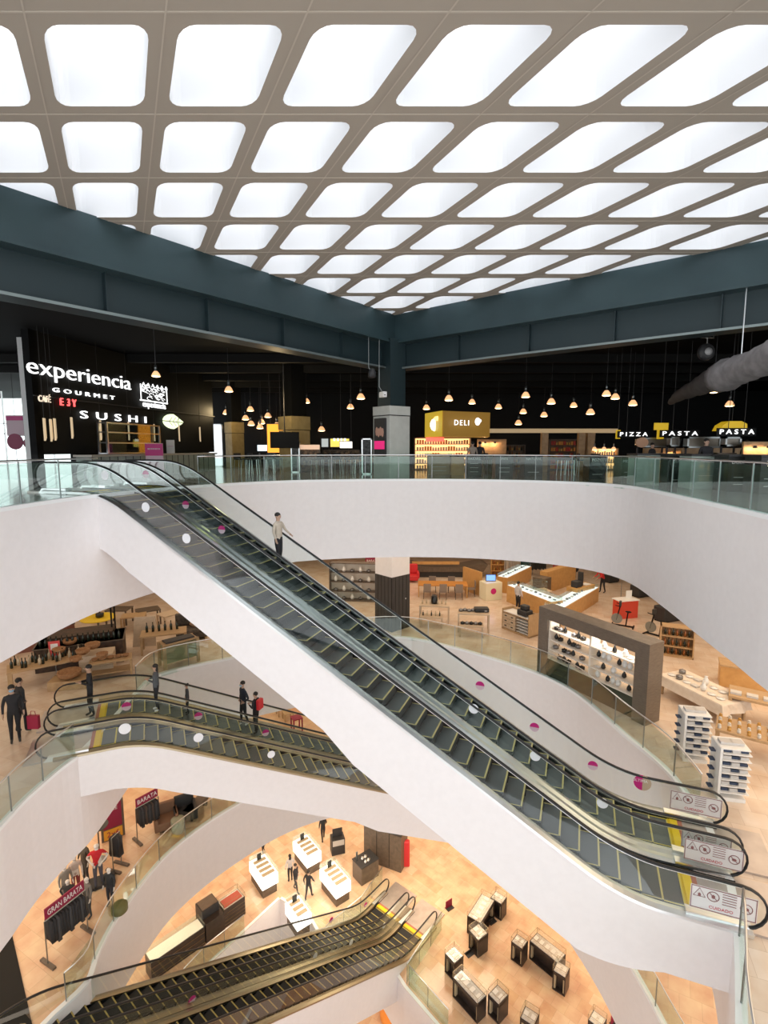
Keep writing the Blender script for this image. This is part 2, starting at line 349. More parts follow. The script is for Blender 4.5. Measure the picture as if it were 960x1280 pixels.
def lane(label,o,z,az,slope,H,v0,w,outer,stickers=(),deckm=STEEL,depth=1.7,inner_ext=.2,signs=(),top0=-1.9,bot1=2.1,dark=False):
    """outer: -1 when the outside of the pair is at low v, +1 when at high v"""
    S=math.tan(math.radians(slope)); L=H/S
    R=thing('escalator',label,'escalator',(o[0],o[1],z),-math.radians(az))
    h0,h1=v0,v0+w; zz=lambda u: prof(u,H,S)
    us=[-2.3,-1.9,-1.3,-.8]+[-.8+.2*k for k in range(1,9)]+[1.2+(L-2.4)*k/14 for k in range(1,14)]+[L-.8+.2*k for k in range(0,9)]+[L+1.3,L+1.7,L+2.0,L+2.2]
    us=sorted(set(round(u,3) for u in us))
    # white cladding: side wall and underside pan
    lo,hi=(h0-.14,h1+inner_ext) if outer<0 else (h0-inner_ext,h1+.14)
    def bot(u):
        f=min(1,max(0,(u+.8)/1.6)); g=min(1,max(0,(L+.8-u)/1.6)); k=f*g
        return prof(u-.35 if u<L/2 else u+.1,H,S)-1.25-(depth-1.25)*k
    m=MB(); ucl=[u for u in us if top0-.01<=u<=L+bot1+.11]
    lo2,hi2=(lo+.1,hi) if outer<0 else (lo,hi-.1)
    m.loft([[(u,lo2,bot(u)),(u,hi2,bot(u)),(u,hi2,zz(u)-.42),(u,lo2,zz(u)-.42)] for u in ucl])
    ew=(lo,lo+.1) if outer<0 else (hi-.1,hi)
    m.loft([[(u,ew[0],bot(u)),(u,ew[1],bot(u)),(u,ew[1],zz(u)+.04),(u,ew[0],zz(u)+.04)] for u in ucl])
    m.obj('cladding',WHITE,R)
    # decks
    for (a,b_) in ((h0-.16 if outer<0 else h0-inner_ext,h0+.07),(h1-.07,h1+.16 if outer>0 else h1+inner_ext)):
        m=MB(); m.loft([[(u,a,zz(u)+.02),(u,b_,zz(u)+.02),(u,b_,zz(u)+.085),(u,(a+b_)/2,zz(u)+.105),(u,a,zz(u)+.085)] for u in us]); m.obj('deck',deckm,R)
    for (a,b_) in ((h0+.07,h0+.145),(h1-.145,h1-.07)):
        m=MB(); m.loft([[(u,a,zz(u)-.3),(u,b_,zz(u)-.3),(u,b_,zz(u)+.0),(u,a,zz(u)+.09)] for u in us]); m.obj('skirt',SKIRT,R)
    # glass balustrades and handrails
    for hv in (h0,h1):
        ub=[-2.3]+[u for u in us if -2.3<u<L+1.95]+[L+2.0]
        m=MB(); 
        hh=.86
        vs=[];fs=[]
        for u in ub: vs+=[(u,hv,zz(u)+.09),(u,hv,zz(u)+hh)]
        for i in range(len(ub)-1): fs.append((2*i,2*i+2,2*i+3,2*i+1))
        for (uc,zc,s) in ((-2.3,0,-1),(L+2.0,-H,1)):
            ba=len(vs); vs.append((uc,hv,zc+.475)); 
            for k in range(11): a=-PI/2+PI*k/10; vs.append((uc+s*.385*math.cos(a),hv,zc+.475+.385*math.sin(a)))
            for k in range(10): fs.append((ba,ba+1+k,ba+2+k))
        m.faces(vs,fs); m.obj('balustrade_glass',GL,R)
        pts=[(-1.9,hv,.12)]+[(-2.3-.42*math.sin(PI*k/10),hv,.475-.42*math.cos(PI*k/10)) for k in range(0,11)]
        pts+=[(u,hv,zz(u)+.90) for u in ub[1:-1]]
        pts+=[(L+2.0+.42*math.sin(PI*k/10),hv,-H+.475+.42*math.cos(PI*k/10)) for k in range(0,11)]+[(L+1.6,hv,-H+.12)]
        m=MB(); m.tube(pts,.042,8,flat=.6); m.obj('handrail',RUBBER,R,True)
        pts2=[(u,hv,zz(u)+.862) for u in ub]
        m=MB(); m.tube(pts2,.016,6); m.obj('handrail_guide',deckm,R)
        for (u0,zc,s) in ((-2.3,0,-1),(L+2.0,-H,1)):
            m=MB(); m.faces([(u0-s*.9,hv-.1,zc),(u0+s*.25,hv-.06,zc),(u0+s*.25,hv+.06,zc),(u0-s*.9,hv+.1,zc),(u0-s*.9,hv-.09,zc+.16),(u0+s*.12,hv-.05,zc+.14),(u0+s*.12,hv+.05,zc+.14),(u0-s*.9,hv+.09,zc+.16)],[(3,2,1,0),(4,5,6,7),(0,1,5,4),(1,2,6,5),(2,3,7,6),(3,0,4,7)]); m.obj('newel_base',STEEL,R)
    # steps
    sv=h0+.15; sw=w-.30
    u=-1.2+.1; 
    while u<L+1.15:
        flat=(u<-.7) or (u>L+.5)
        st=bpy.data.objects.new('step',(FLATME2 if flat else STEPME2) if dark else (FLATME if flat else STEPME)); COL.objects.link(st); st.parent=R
        st.location=(u,sv,min(zz(u+.2),9)+.035 if not flat else zz(u+.2)+.035); st.scale=(1,sw,1)
        u+=.4
    for (uc,s,zc) in ((-1.15,-1,0),(L+1.2,1,-H)):
        m=MB(); m.box(min(uc,uc+s*.16),max(uc,uc+s*.16),sv,sv+sw,zc+.0,zc+.055)
        for k in range(28): m.box(min(uc-s*.05,uc),max(uc-s*.05,uc),sv+sw*(k+.2)/28,sv+sw*(k+.7)/28,zc+.02,zc+.052)
        c=m.obj('comb_plate',mat('comb_yellow',(.88,.62,.02),.45),R)
        m=MB(); a,b_=sorted((uc+s*.16,uc+s*.26)); m.box(a,b_,sv,sv+sw,zc,zc+.052); m.obj('warning_strip',mat('comb_red',(.45,.16,.10),.5),R)
        m=MB(); a,b_=sorted((uc+s*.26,uc+s*1.9)); m.box(a,b_,h0-.05,h1+.05,zc,zc+.048); m.obj('landing_plate',PLATE,R)
    for (u,hv,zs,two,r) in stickers:
        m=MB(); n=20; c=[(u+r*math.cos(2*PI*k/n),zs+r*math.sin(2*PI*k/n)) for k in range(n)]
        if two=='w': m.xprism(c,hv-.006,hv+.006); m.obj('sticker',DISCW,R)
        else:
            m.xprism([c[k] for k in range(0,n//2+1)],hv-.006,hv+.006); m.mi=1; m.xprism([c[k%n] for k in range(n//2,n+1)],hv-.006,hv+.006); m.obj('sticker',[PINK,PINKL],R)['label']='two-tone magenta and pale round glass sticker'
    for (u,hv,zs,sc) in signs:
        warn_sheet(R,u,hv,zs,sc)
    return R
SIGNC=mat('sign_sheet',(.72,.70,.70),.5); SIGNR=mat('sign_brown',(.25,.10,.10),.5)
def warn_sheet(R,u,hv,zs,sc=1.0,flip=False):
    w,h=.95*sc,.42*sc
    m=MB(); m.box(u,u+w,hv-.012,hv-.008,zs-h/2,zs+h/2); s=m.obj('warning_sheet',SIGNC,R)
    m=MB(); y0,y1=hv-.02,hv-.012
    for (a,b_,c,d) in ((.01,.94,.19,.2),(.01,.94,-.2,-.19),(.01,.02,-.2,.2),(.93,.94,-.2,.2)): m.box(u+a*sc,u+b_*sc,y0,y1,zs+c*sc,zs+d*sc)
    def ring(cx,cz,r,n,rot=0):
        pts=[(u+(cx+r*math.cos(2*PI*k/n+rot))*sc,(y0+y1)/2,zs+(cz+r*math.sin(2*PI*k/n+rot))*sc) for k in range(n)]; m.tube(pts,.007*sc,4,True)
    ring(.13,.07,.1,3,PI/2); ring(.33,.07,.085,14); ring(.8,.0,.085,14)
    m.tube([(u+.27*sc,y0,zs+.13*sc),(u+.39*sc,y0,zs+.01*sc)],.006*sc,4); m.tube([(u+.74*sc,y0,zs+.06*sc),(u+.86*sc,y0,zs-.06*sc)],.006*sc,4)
    m.ball((u+.33*sc,y0,zs+.07*sc),.03*sc,(1,.2,1.3),6); m.ball((u+.8*sc,y0,zs),.03*sc,(1.3,.2,1),6); m.ball((u+.13*sc,y0,zs+.05*sc),.025*sc,(1,.2,1.5),6)
    for k in range(5): m.box(u+.46*sc,u+.66*sc,y0,y1,zs+(.15-.045*k)*sc,zs+(.158-.045*k)*sc)
    m.obj('pictograms',SIGNR,s)
    text('warning_text','CUIDADO',.075*sc,mat('sign_red',(.5,.04,.06),.5),s,(u+.45*sc,hv-.015,zs-.13*sc),(PI/2,0,0),.002)
def onplane(o,z,az,px,py,v):
    a=math.radians(az); d=Vector((math.cos(a),-math.sin(a),0)); n=Vector((math.sin(a),math.cos(a),0)); P0=Vector((o[0],o[1],z))+n*v
    r=ray(px,py); c=Vector((0,0,EYE)); t=(P0-c).dot(n)/r.dot(n); q=c+r*t-Vector((o[0],o[1],z)); return q.dot(d),q.z
O1=(-7.67,14.19); AZ1=20.9
def st(o,z,az,l): 
    out=[]
    for (px,py,v,k,r) in l:
        u,zz_=onplane(o,z,az,px,py,v); out.append((u,v,zz_,k,r))
    return out
G1='main escalator pair'
lane('long down escalator nearest the viewer, with white discs on its outer glass',O1,0,AZ1,30,7.7,.08,1.30,-1,
     st(O1,0,AZ1,[(131,594,.08,'w',.13),(182,634,.08,'w',.13),(233,673,.08,'w',.13),(592,886,1.38,'w',.12),(669,945,1.38,'w',.12),(753,1004,1.38,'w',.12)]),
     depth=1.75,inner_ext=.17,top0=-1.3,signs=[(14.5,.08,-7.24,1.15),(14.6,1.38,-7.24,1.15)])
E1B=lane('long escalator carrying a person in a beige jacket, farther lane of the big pair',O1,0,AZ1,30,7.7,1.72,1.30,1,
     st(O1,0,AZ1,[(182,593,1.72,'p',.12),(232,631,1.72,'p',.12),(277,662,1.72,'p',.12),(600,857,3.02,'p',.12),(668,909,3.02,'p',.12),(741,957,3.02,'p',.12)]),
     depth=1.75,inner_ext=.17,top0=-1.3,signs=[(14.6,1.72,-7.25,1),(14.55,3.02,-7.22,1.15)])
u_,z_=onplane(O1,0,AZ1,803,978,3.02)
m=MB(); c=[(u_+.2*math.cos(2*PI*k/24),z_+.2*math.sin(2*PI*k/24)) for k in range(24)]
m.xprism([c[k%24] for k in range(6,19)],3.0,3.01); m.mi=1; m.xprism([c[k%24] for k in range(18,31)],3.0,3.01); s_=m.obj('round_advert',[PINK,mat('advert_tan',(.55,.42,.30),.5)],E1B)
s_['label']='large round magenta and tan advert sticker on the glass'
text('advert_text','ÚLTIMA',.1,WH,s_,(u_-.06,2.99,z_+.05),(PI/2,0,0),.001)
O2=(-7.45,15.0); AZ2=-24.0
lane('short escalator from the middle floor seen in front, empty, with white discs',O2,Z2,AZ2,26,7.7,.12,1.35,-1,
     st(O2,Z2,AZ2,[(156,911,.12,'w',.17),(248,922,.12,'w',.15),(339,943,.12,'w',.13)]),deckm=BRONZE,depth=1.55,inner_ext=.3)
lane('short escalator behind it on the middle floor, carrying several people',O2,Z2,AZ2,26,7.7,2.05,1.35,1,
     st(O2,Z2,AZ2,[(158,883,2.05,'p',.15),(248,895,2.05,'p',.14),(332,916,2.05,'p',.13)]),deckm=BRONZE,depth=1.55,inner_ext=.3)
# lowest pair: its foot stands on the ground floor, its head on the floor above
AZ3=-50.5; S3=28.5
ft=at(449,1131,Z0+.9); a3=math.radians(AZ3); d3=Vector((math.cos(a3),-math.sin(a3))); n3=Vector((math.sin(a3),math.cos(a3)))
L3=7.7/math.tan(math.radians(S3)); O3=ft.xy-n3*3.25-d3*L3
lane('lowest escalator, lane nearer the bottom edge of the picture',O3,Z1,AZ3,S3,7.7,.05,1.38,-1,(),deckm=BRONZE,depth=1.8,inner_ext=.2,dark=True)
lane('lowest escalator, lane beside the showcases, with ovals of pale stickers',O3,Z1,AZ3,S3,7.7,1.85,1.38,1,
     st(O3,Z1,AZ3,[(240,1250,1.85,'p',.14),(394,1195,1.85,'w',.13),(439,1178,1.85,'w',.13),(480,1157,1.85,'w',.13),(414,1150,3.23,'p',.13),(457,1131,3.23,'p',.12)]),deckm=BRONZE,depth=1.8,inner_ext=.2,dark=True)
# ---------------- guard rails ----------------
def guardrail(pts,z,label,step=1.35,h=1.02,gm=GL,group=None,clamps=True):
    pts=[Vector((p[0],p[1])) for p in pts]; R=thing('glass_guardrail',label,'railing',(pts[0].x,pts[0].y,z),0,group)
    loc=lambda p,zz_:(p.x-pts[0].x,p.y-pts[0].y,zz_)
    # resample
    cum=[0]
    for i in range(1,len(pts)): cum.append(cum[-1]+(pts[i]-pts[i-1]).length)
    N=max(1,round(cum[-1]/step))
    def P(s):
        for i in range(1,len(pts)):
            if s<=cum[i]+1e-6: f=(s-cum[i-1])/max(1e-6,cum[i]-cum[i-1]); return pts[i-1].lerp(pts[i],f)
        return pts[-1]
    q=[P(cum[-1]*k/N) for k in range(N+1)]
    m=MB(); m.tube([loc(p,h) for p in pts],.022,8); m.obj('handrail',STEEL,R,True)
    for k in range(N):
        a,b_=q[k],q[k+1]; t=(b_-a).normalized()*.012; a=a+t; b_=b_-t; n_=Vector((t.y,-t.x)).normalized()*.006
        m=MB(); m.prism([(p.x-pts[0].x,p.y-pts[0].y) for p in (a-n_,b_-n_,b_+n_,a+n_)],-.08,h-.06); m.obj('glass_panel',gm,R)
        m=MB(); c=loc(q[k],0); m.box(c[0]-.012,c[0]+.012,c[1]-.012,c[1]+.012,-.05,h-.01) if clamps else None
        m.tube([loc(q[k],h-.14),loc(q[k],h-.02)],.012,5); m.obj('bracket',STEELD,R)
    return R
def sub(V,i0,i1,d):
    return offset([V[i%len(V)] for i in range(i0,i1+1)],-d if True else d,False)
def near_idx(V,p): return min(range(len(V)),key=lambda i:(V[i]-Vector(p)).length)
def seg(V,pa,pb,d=.07):
    a,b_=near_idx(V,pa),near_idx(V,pb)
    if b_<a: b_+=len(V)
    off=offset(V,-d); return [off[i%len(V)] for i in range(a,b_+1)]
guardrail(seg(V3,(-8.1,9.0),(-7.85,14.2)),Z3,'glass railing on the upper floor left of the escalator head')
guardrail(seg(V3,(-6.3,17.6),(7.15,9.3)),Z3,'long curved glass railing along the food hall edge on the top floor',gm=GLG)
guardrail(seg(V2,(-9.0,9.6),(-8.95,14.2)),Z2,'glass railing at lower left in front of the man in black')
guardrail(seg(V2,(-9.1,18.2),(7.75,12.0)),Z2,'long curved glass railing in front of the housewares on the middle floor')
guardrail(seg(V2,(7.2,9.2),(5.54,7.17))if False else seg(V2,(6.5,8.65),(4.2,5.2)),Z2,'glass railing at the right edge below the escalator foot')
guardrail(seg(V1,(-9.7,13.8),(3,25.4)),Z1,'curved glass railing beside the mannequins')
guardrail(seg(V1,(6.8,20.6),(8.0,11)),Z1,'glass railing at lower right behind the white slab edge')
# ---------------- people ----------------
SKIN=mat('skin',(.50,.32,.23),.55); HAIRB=mat('hair_black',(.012,.010,.009),.6); MASKB=mat('mask_blue',(.25,.45,.62),.6); SHOE=mat('shoe_dark',(.03,.03,.03),.5); SHOEW=mat('shoe_white',(.8,.8,.8),.5)
def cloth(n,c): return noisy('cloth_'+n,tuple(x*.85 for x in c),c,9,.8)
POSES={
 'stand':dict(ll=(0,0),arms=(((.24,.0,1.16),(.25,-.07,.93)),((-.24,.0,1.16),(-.25,-.07,.93)))),
 'walk':dict(ll=(.22,-.22),arms=(((.25,.08,1.17),(.25,.02,.95)),((-.25,-.08,1.17),(-.24,-.22,1.0)))),
 'phone':dict(ll=(.05,-.05),arms=(((.23,.0,1.16),(.10,-.24,1.22)),((-.23,.02,1.16),(-.08,-.26,1.20)))),
 'rail':dict(ll=(.04,-.04),arms=(((.30,-.05,1.18),(.46,-.12,1.02)),((-.24,.0,1.16),(-.24,-.08,.94)))),
 'reach':dict(ll=(.1,-.12),lean=.42,arms=(((.22,-.30,1.12),(.16,-.52,1.0)),((-.22,-.30,1.12),(-.16,-.55,1.02)))),
 'hip':dict(ll=(.12,-.06),arms=(((.34,.06,1.16),(.18,-.06,1.02)),((-.34,.08,1.18),(-.20,-.04,1.04)))),
 'sit':dict(ll=(0,0),sit=True,arms=(((.22,-.06,.98),(.14,-.28,.92)),((-.22,-.06,.98),(-.14,-.28,.92)))),
}
def person(name,label,loc,rz,h=1.7,pose='stand',top=(.05,.05,.06),legs=(.03,.03,.04),skin=None,hair='short',mask=False,shoes=None,cat='person',headup=0,longsleeve=True,bag=None,group=None):
    p=POSES[pose]; k=h/1.74; ln=p.get('lean',0); sit=p.get('sit',False)
    R=thing(name,label,cat,loc,rz,group)
    V=[];E=[];RA=[]
    def add(co,r,par=None):
        x,y,z=co
        V.append(Vector((x,y,z))); RA.append(r)
        if par is not None: E.append((par,len(V)-1))
        return len(V)-1
    L_=lambda z,y=0: (0,y-ln*max(0,z-.95)*1.0, .95+(z-.95)*(math.cos(ln) if z>.95 else 1))
    dz=-.45 if sit else 0
    pel=add((0,0,.96),(.155,.11))
    sp1=add(L_(1.12),(.135,.10),pel); ch=add(L_(1.32),(.165,.115),sp1); nb_=add(L_(1.46),(.10,.08),ch); nk=add(L_(1.52),(.052,.055),nb_)
    hb=add(L_(1.58,-.012),(.070,.078),nk); hm=add(L_(1.65,-.012),(.078,.092),hb); ht=add(L_(1.72,-.0),(.055,.065),hm)
    nose=add(L_(1.625,-.118),(.010,.012),hm)
    for s in (1,-1): add((s*.088,L_(1.63)[1],L_(1.63)[2]),(.012,.018),hm)
    for i,s in enumerate((1,-1)):
        el,wr=p['arms'][i]
        sh=add((s*.175,L_(1.42)[1],L_(1.42)[2]),(.062,.062),ch)
        e_=add(el,(.043,.043),sh); w_=add(wr,(.028,.030),e_)
        d=(Vector(wr)-Vector(el)).normalized(); pm=add(Vector(wr)+d*.055,(.034,.022),w_)
        side=Vector((0,-1,0)) if abs(d.z)>.6 else Vector((1,0,0)); side=(side-d*side.dot(d)).normalized()
        curl=Vector((-s,0,-.2)) if abs(d.z)>.6 else Vector((0,0,-1))
        for f,(o_,l_) in enumerate(((-.026,.062),(-.009,.075),(.009,.07),(.026,.055))):
            b_=Vector(wr)+d*.085+side*o_; m1=add(b_+d*l_*.5,(.0085,.0085),pm); add(b_+d*l_*.9+curl.normalized()*l_*.35,(.0075,.0075),m1)
        t1=add(Vector(wr)+d*.045-side*.04+curl.normalized()*.01,(.0095,.0095),pm); add(Vector(wr)+d*.085-side*.055+curl.normalized()*.02,(.0085,.0085),t1)
        # leg
        lo=p['ll'][i]
        hp=add((s*.085,0,.90),(.095,.10),pel)
        if sit:
            kn=add((s*.11,-.42,.93),(.060,.062),hp); an=add((s*.11,-.42,.50),(.038,.040),kn); to=add((s*.12,-.56,.47),(.038,.026),an)
        else:
            kn=add((s*.09,lo*.45-.03,.50),(.060,.062),hp); an=add((s*.095,lo+.02,.085+abs(lo)*.06),(.038,.042),kn); to=add((s*.105,lo-.13,.032+max(0,lo)*.1),(.042,.030),an)
    me=bpy.data.meshes.new('person_body'); me.from_pydata([v*k for v in V],E,[])
    o=bpy.data.objects.new('body',me); COL.objects.link(o)
    md=o.modifiers.new('skin','SKIN'); md.use_smooth_shade=True; md.branch_smoothing=.3
    for i,sv in enumerate(me.skin_vertices[0].data): sv.radius=(RA[i][0]*k,RA[i][1]*k); sv.use_root=(i==0)
    ss=o.modifiers.new('sub','SUBSURF'); ss.levels=1; ss.render_levels=1
    dg=bpy.context.evaluated_depsgraph_get(); me2=bpy.data.meshes.new_from_object(o.evaluated_get(dg)); bpy.data.objects.remove(o)
    me2.materials.clear()
    for q in (cloth('%.2f_%.2f_%.2f'%tuple(top),top),cloth('%.2f_%.2f_%.2f'%tuple(legs),legs),skin or SKIN,shoes or SHOE): me2.materials.append(q)
    wr=[Vector(p['arms'][i][1])*k for i in (0,1)]; elb=[Vector(p['arms'][i][0])*k for i in (0,1)]
    nkz=L_(1.50)[2]*k; nky=L_(1.5)[1]*k
    for f in me2.polygons:
        f.use_smooth=True; c=f.center; mi=0
        hand=False
        for w_,e_ in zip(wr,elb):
            d=(w_-e_).normalized(); q=c-w_
            if q.dot(d)>-.015 and q.dot(d)<.24 and (q-d*q.dot(d)).length<.075 and abs(c.x)>.02: hand=True
            if not longsleeve and (c-e_).dot(d)>-.02 and (c-(e_+w_)/2).length<.22: hand=True
        if hand: mi=2
        elif c.z>nkz and abs(c.x)<.13*k: mi=2
        elif c.z<(.96 if sit else .97)*k and not (abs(c.x)>.17*k and c.z>.8*k and not sit):
            mi=1
            if c.z<((.56 if sit else .10)*k): mi=3
        f.material_index=mi
    bo=bpy.data.objects.new('body',me2); COL.objects.link(bo); bo.parent=R
    hc=Vector(L_(1.65,-.012))*k
    if hair:
        m=MB(); m.ball((hc.x,hc.y+.022*k,hc.z+.032*k),.098*k,(.92,1.0,.86),12)
        if hair=='long': m.ball((hc.x,hc.y+.065*k,hc.z-.10*k),.085*k,(.95,.55,1.6),10)
        if hair=='bun': m.ball((hc.x,hc.y+.07*k,hc.z+.09*k),.045*k,(1,1,1),8)
        if hair=='cap': pass
        m.obj('hair',HAIRB if hair!='cap' else cloth('cap',(.05,.08,.2)),R,True)
    if skin is None:
        for s in (1,-1):
            m=MB(); m.ball((s*.03*k,hc.y-.084*k,hc.z+.0),.011*k,(1,.6,.7),6); m.obj('eye',HAIRB,R)
        if mask:
            m=MB(); m.ball((0,hc.y-.045*k,hc.z-.045*k),.066*k,(1.05,.95,.75),10); m.obj('face_mask',MASKB,R,True)
        else:
            m=MB(); m.box(-.02*k,.02*k,hc.y-.092*k,hc.y-.082*k,hc.z-.055*k,hc.z-.047*k); m.obj('mouth',mat('lips',(.35,.12,.10),.5),R)
    return R
DK=(.02,.02,.024)
def onesc(o,z,az,u,v,slope):
    a=math.radians(az); S=math.tan(math.radians(slope)); q=Vector((o[0],o[1],z))+Vector((math.cos(a),-math.sin(a),0))*u+Vector((math.sin(a),math.cos(a),0))*v
    q.z=z+prof(u,7.7,S)+.04; return q
def stepz(o,z,az,u,v,slope):
    # stand on a step: snap u to a step centre
    k=round((u-.2+1.1)/.4); uu=-1.1+.4*k+.2; q=onesc(o,z,az,uu,v,slope); return q
person('person','person in beige jacket and dark trousers riding the long escalator, hand on rail',stepz(O1,0,AZ1,4.0,2.55,30),math.radians(65),1.62,'rail',(.62,.54,.44),(.02,.02,.025))
person('person','person in dark suit just stepping off the middle escalator',(*at(115,897,Z2).xy,Z2+.05),math.radians(-60),1.80,'phone',DK,(.02,.02,.02))
person('person','person with long hair and grey top looking at a phone on the escalator landing',(*at(197,890,Z2).xy,Z2+.05),math.radians(-80),1.66,'phone',(.10,.11,.12),DK,hair='long',shoes=SHOEW)
q=stepz(O2,Z2,AZ2,1.6,2.75,26); person('person','small child with tied-up hair half hidden behind the escalator balustrade',q,math.radians(-60),1.15,'stand',(.06,.06,.07),DK,hair='bun')
q=stepz(O2,Z2,AZ2,3.4,2.9,26); person('person','person in dark track suit and blue mask, legs apart, white shoes, on the escalator',q,math.radians(-50),1.78,'hip',(.015,.02,.035),(.03,.035,.04),mask=True,shoes=SHOEW)
q=stepz(O2,Z2,AZ2,3.9,2.45,26); pb=person('person','person in black with a red rucksack riding behind the masked one',q,math.radians(-110),1.66,'phone',DK,DK,hair='short')
m=MB(); m.box(-.15,.15,.10,.26,1.02,1.42); b_=m.obj('rucksack',RED,None,bevel=.03); b_.location=q; b_.rotation_euler=(0,0,math.radians(-110)); tag(b_,'red rucksack on the back of the person in black on the escalator','bag')
q=at(20,927,Z2); person('person','person in black coat with blue mask standing at far left on the middle floor',q,math.radians(35),1.82,'stand',DK,(.015,.015,.018),mask=True)
q2=Vector((q.x-.15,q.y+.55,q.z)); person('person','second person in dark coat directly behind the masked one at far left',q2,math.radians(150),1.80,'hip',(.03,.03,.035),DK)
m=MB(); m.box(-.17,.17,-.06,.06,.30,.72); m.tube([(-.08,0,.72),(-.06,0,.86),(.06,0,.86),(.08,0,.72)],.01,5); b_=m.obj('shopping_bag',mat('crimson',(.35,.01,.05),.5)); b_.location=q+Vector((.42,.25,0)); tag(b_,'dark red shopping bag held beside the person in black at far left','bag')
person('person','shop assistant in white shirt standing in front of the glass display counter',at(647,765,Z2),math.radians(120),1.72,'stand',(.62,.62,.66),DK,hair='short',mask=False)
person('person','person in red shirt bending over the wooden cash counter',at(753,741,Z2),math.radians(-75),1.72,'reach',(.60,.03,.03),DK)
# ---------------- top floor: food hall ----------------
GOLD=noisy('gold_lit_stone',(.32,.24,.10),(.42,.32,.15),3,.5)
MARB=noisy('pale_stone',(.50,.51,.47),(.58,.59,.55),2.5,.35)
# main pillar
R=thing('pillar','pale stone square pillar under the beam corner with a poster on its side','pillar',(.32,22.75,0),math.radians(39))
MB().box(-.56,.56,-.56,.56,0,2.65).obj('shaft',MARB,R,bevel=.01); MB().box(-.57,.57,-.57,.57,2.67,3.05).obj('capital_band',MARB,R); MB().box(-.575,.575,-.575,.575,2.64,2.68).obj('joint',CHAR,R)
MB().box(-.42,.42,-.42,.42,3.05,5.8).obj('steel_column',TEALD,R)
ps=thing('poster','dark advertising poster with a magenta panel hung on the stone pillar','poster',(.32,22.75,0),math.radians(39))
MB().box(-.66,-.585,-.38,.38,.95,2.55).obj('panel',CHAR,ps); MB().box(-.672,-.655,-.34,.34,1.25,1.6).obj('magenta_block',mat('poster_pink',(.6,.02,.15),.4,emit=(.6,.02,.15),es=.4),ps)
m=MB(); [m.ball((-.66,-.2+.13*k,1.95+.05*(k%2)),.09,(.2,1,2.2),8) for k in range(4)]; m.obj('bottles_picture',mat('poster_flesh',(.55,.30,.22),.5),ps)
# black shop block with the signs (left)
sx,sy=-13.2,20.0; sd=Vector((.178,.984)).normalized(); SA=math.atan2(sd.y,sd.x)
R=thing('black_shopfront','tall black shopfront of the sushi stand carrying lit white signs','shop',(sx,sy,0),SA)
MB().box(0,13.6,0,.3,1.05,5.7).obj('upper_wall',BLACK,R); MB().box(0,.3,0,.3,0,5.7).obj('end_wall',BLACK,R)
MB().box(3.0,13.6,.9,1.2,0,5.7).obj('recess_wall',BLACK,R)
MB().box(0,13.7,-.06,0,3.25,3.29).obj('ledge',CHAR,R)
def onwall(px,py,off=0.06):
    o=Vector((sx,sy,0)); n=Vector((sd.y,-sd.x,0)); P0=o+n*off; r=ray(px,py); c=Vector((0,0,EYE)); t=(P0-c).dot(n)/r.dot(n); return c+r*t
def wsign(name,label,s,pa,pb,py_mid_a,py_mid_b,m,off=.0,sp_=1.0,hh=None,cat='sign'):
    A_=onwall(pa,py_mid_a); B_=onwall(pb,py_mid_b); R=thing(name,label,cat,(A_+B_)/2,SA)
    t=text('lettering',s,1.0,m,R,(0,0,0),(PI/2,0,0),.03,off,1,sp_)
    w=t.dimensions.x; k=(B_-A_).length/w; kz=hh if hh else k; t.scale=(k,kz,1); return R
wsign('experiencia_sign','large lit white lettering experiencia on the black shopfront','experiencia',33,163,458,479,SIGNW,-.010,1.0,.90)
wsign('gourmet_sign','small spaced lit lettering gourmet beneath the large sign','G O U R M E T',66,143,488,497,SIGNW,-.006,1.1,.24)
wsign('sushi_sign','spaced white lettering sushi above the counter','S U S H I',101,183,519,525,SIGNW,-.004,1.1,.46)
A_=onwall(216,527); R=thing('leaf_sign','pale green lit round leaf emblem beside the sushi lettering','sign',A_,SA)
m=MB(); pts=[]
for k in range(24): 
    a=2*PI*k/24; x=.95*math.cos(a); z=.40*math.sin(a)*(1 if x<0 else (1-x*.75)); pts.append((x,z))
m.xprism(pts,-.06,0); m.obj('leaf',SIGNG,R)
m=MB(); m.tube([(-1.3,-.07,0),(.9,-.07,-.02)],.02,5)
for x in (-.45,-.1,.25): m.tube([(x,-.07,0),(x+.3,-.07,.22)],.015,4); m.tube([(x,-.07,0),(x+.3,-.07,-.22)],.015,4)
m.obj('veins',BLACK,R)
A_=onwall(192,492); R=thing('crest_sign','lit white square crest of ornamental tracery with small lettering below','sign',A_,SA)
random.seed(3); m=MB(); W_,H_=2.3,.62
m.box(-W_/2,W_/2,-.05,0,-H_*.72,-H_*.62)
for k in range(26):
    x=random.uniform(-W_/2+.15,W_/2-.15); z=random.uniform(-H_*.5,H_*.5); r=random.uniform(.06,.12)
    m.tube([(x+r*math.cos(a*.7)*2,-.04,z+r*.8*math.sin(a*.7)) for a in range(8)],.014,4)
for s in (-1,1): m.tube([(s*W_/2*.95,-.04,-H_*.6),(s*W_/2*.95,-.04,H_*.6)],.03,4)
for k in range(6): x=-W_/2+.2+k*.38; m.tube([(x,-.04,H_*.5),(x+.1,-.04,H_*.72),(x+.2,-.04,H_*.5)],.03,4)
m.obj('tracery',SIGNW,R); text('lettering','experiencia',.42,SIGNW,R,(0,-.02,-H_*.95),ext=.02,sx=1.0)
wsign('red_menu_sign','small red lit letters on the dark band at left','E  3 Y',75,95,503,504,mat('red_lit',(.8,.1,.1),.4,emit=(.9,.08,.08),es=1.2),.01,1.0,.42)
wsign('cafe_sign','tiny cream lettering at the left end of the dark band','CAFÉ',48,63,498,500,mat('cream_lit',(.6,.5,.4),.4,emit=(.6,.5,.38),es=.7),0,1,.35)
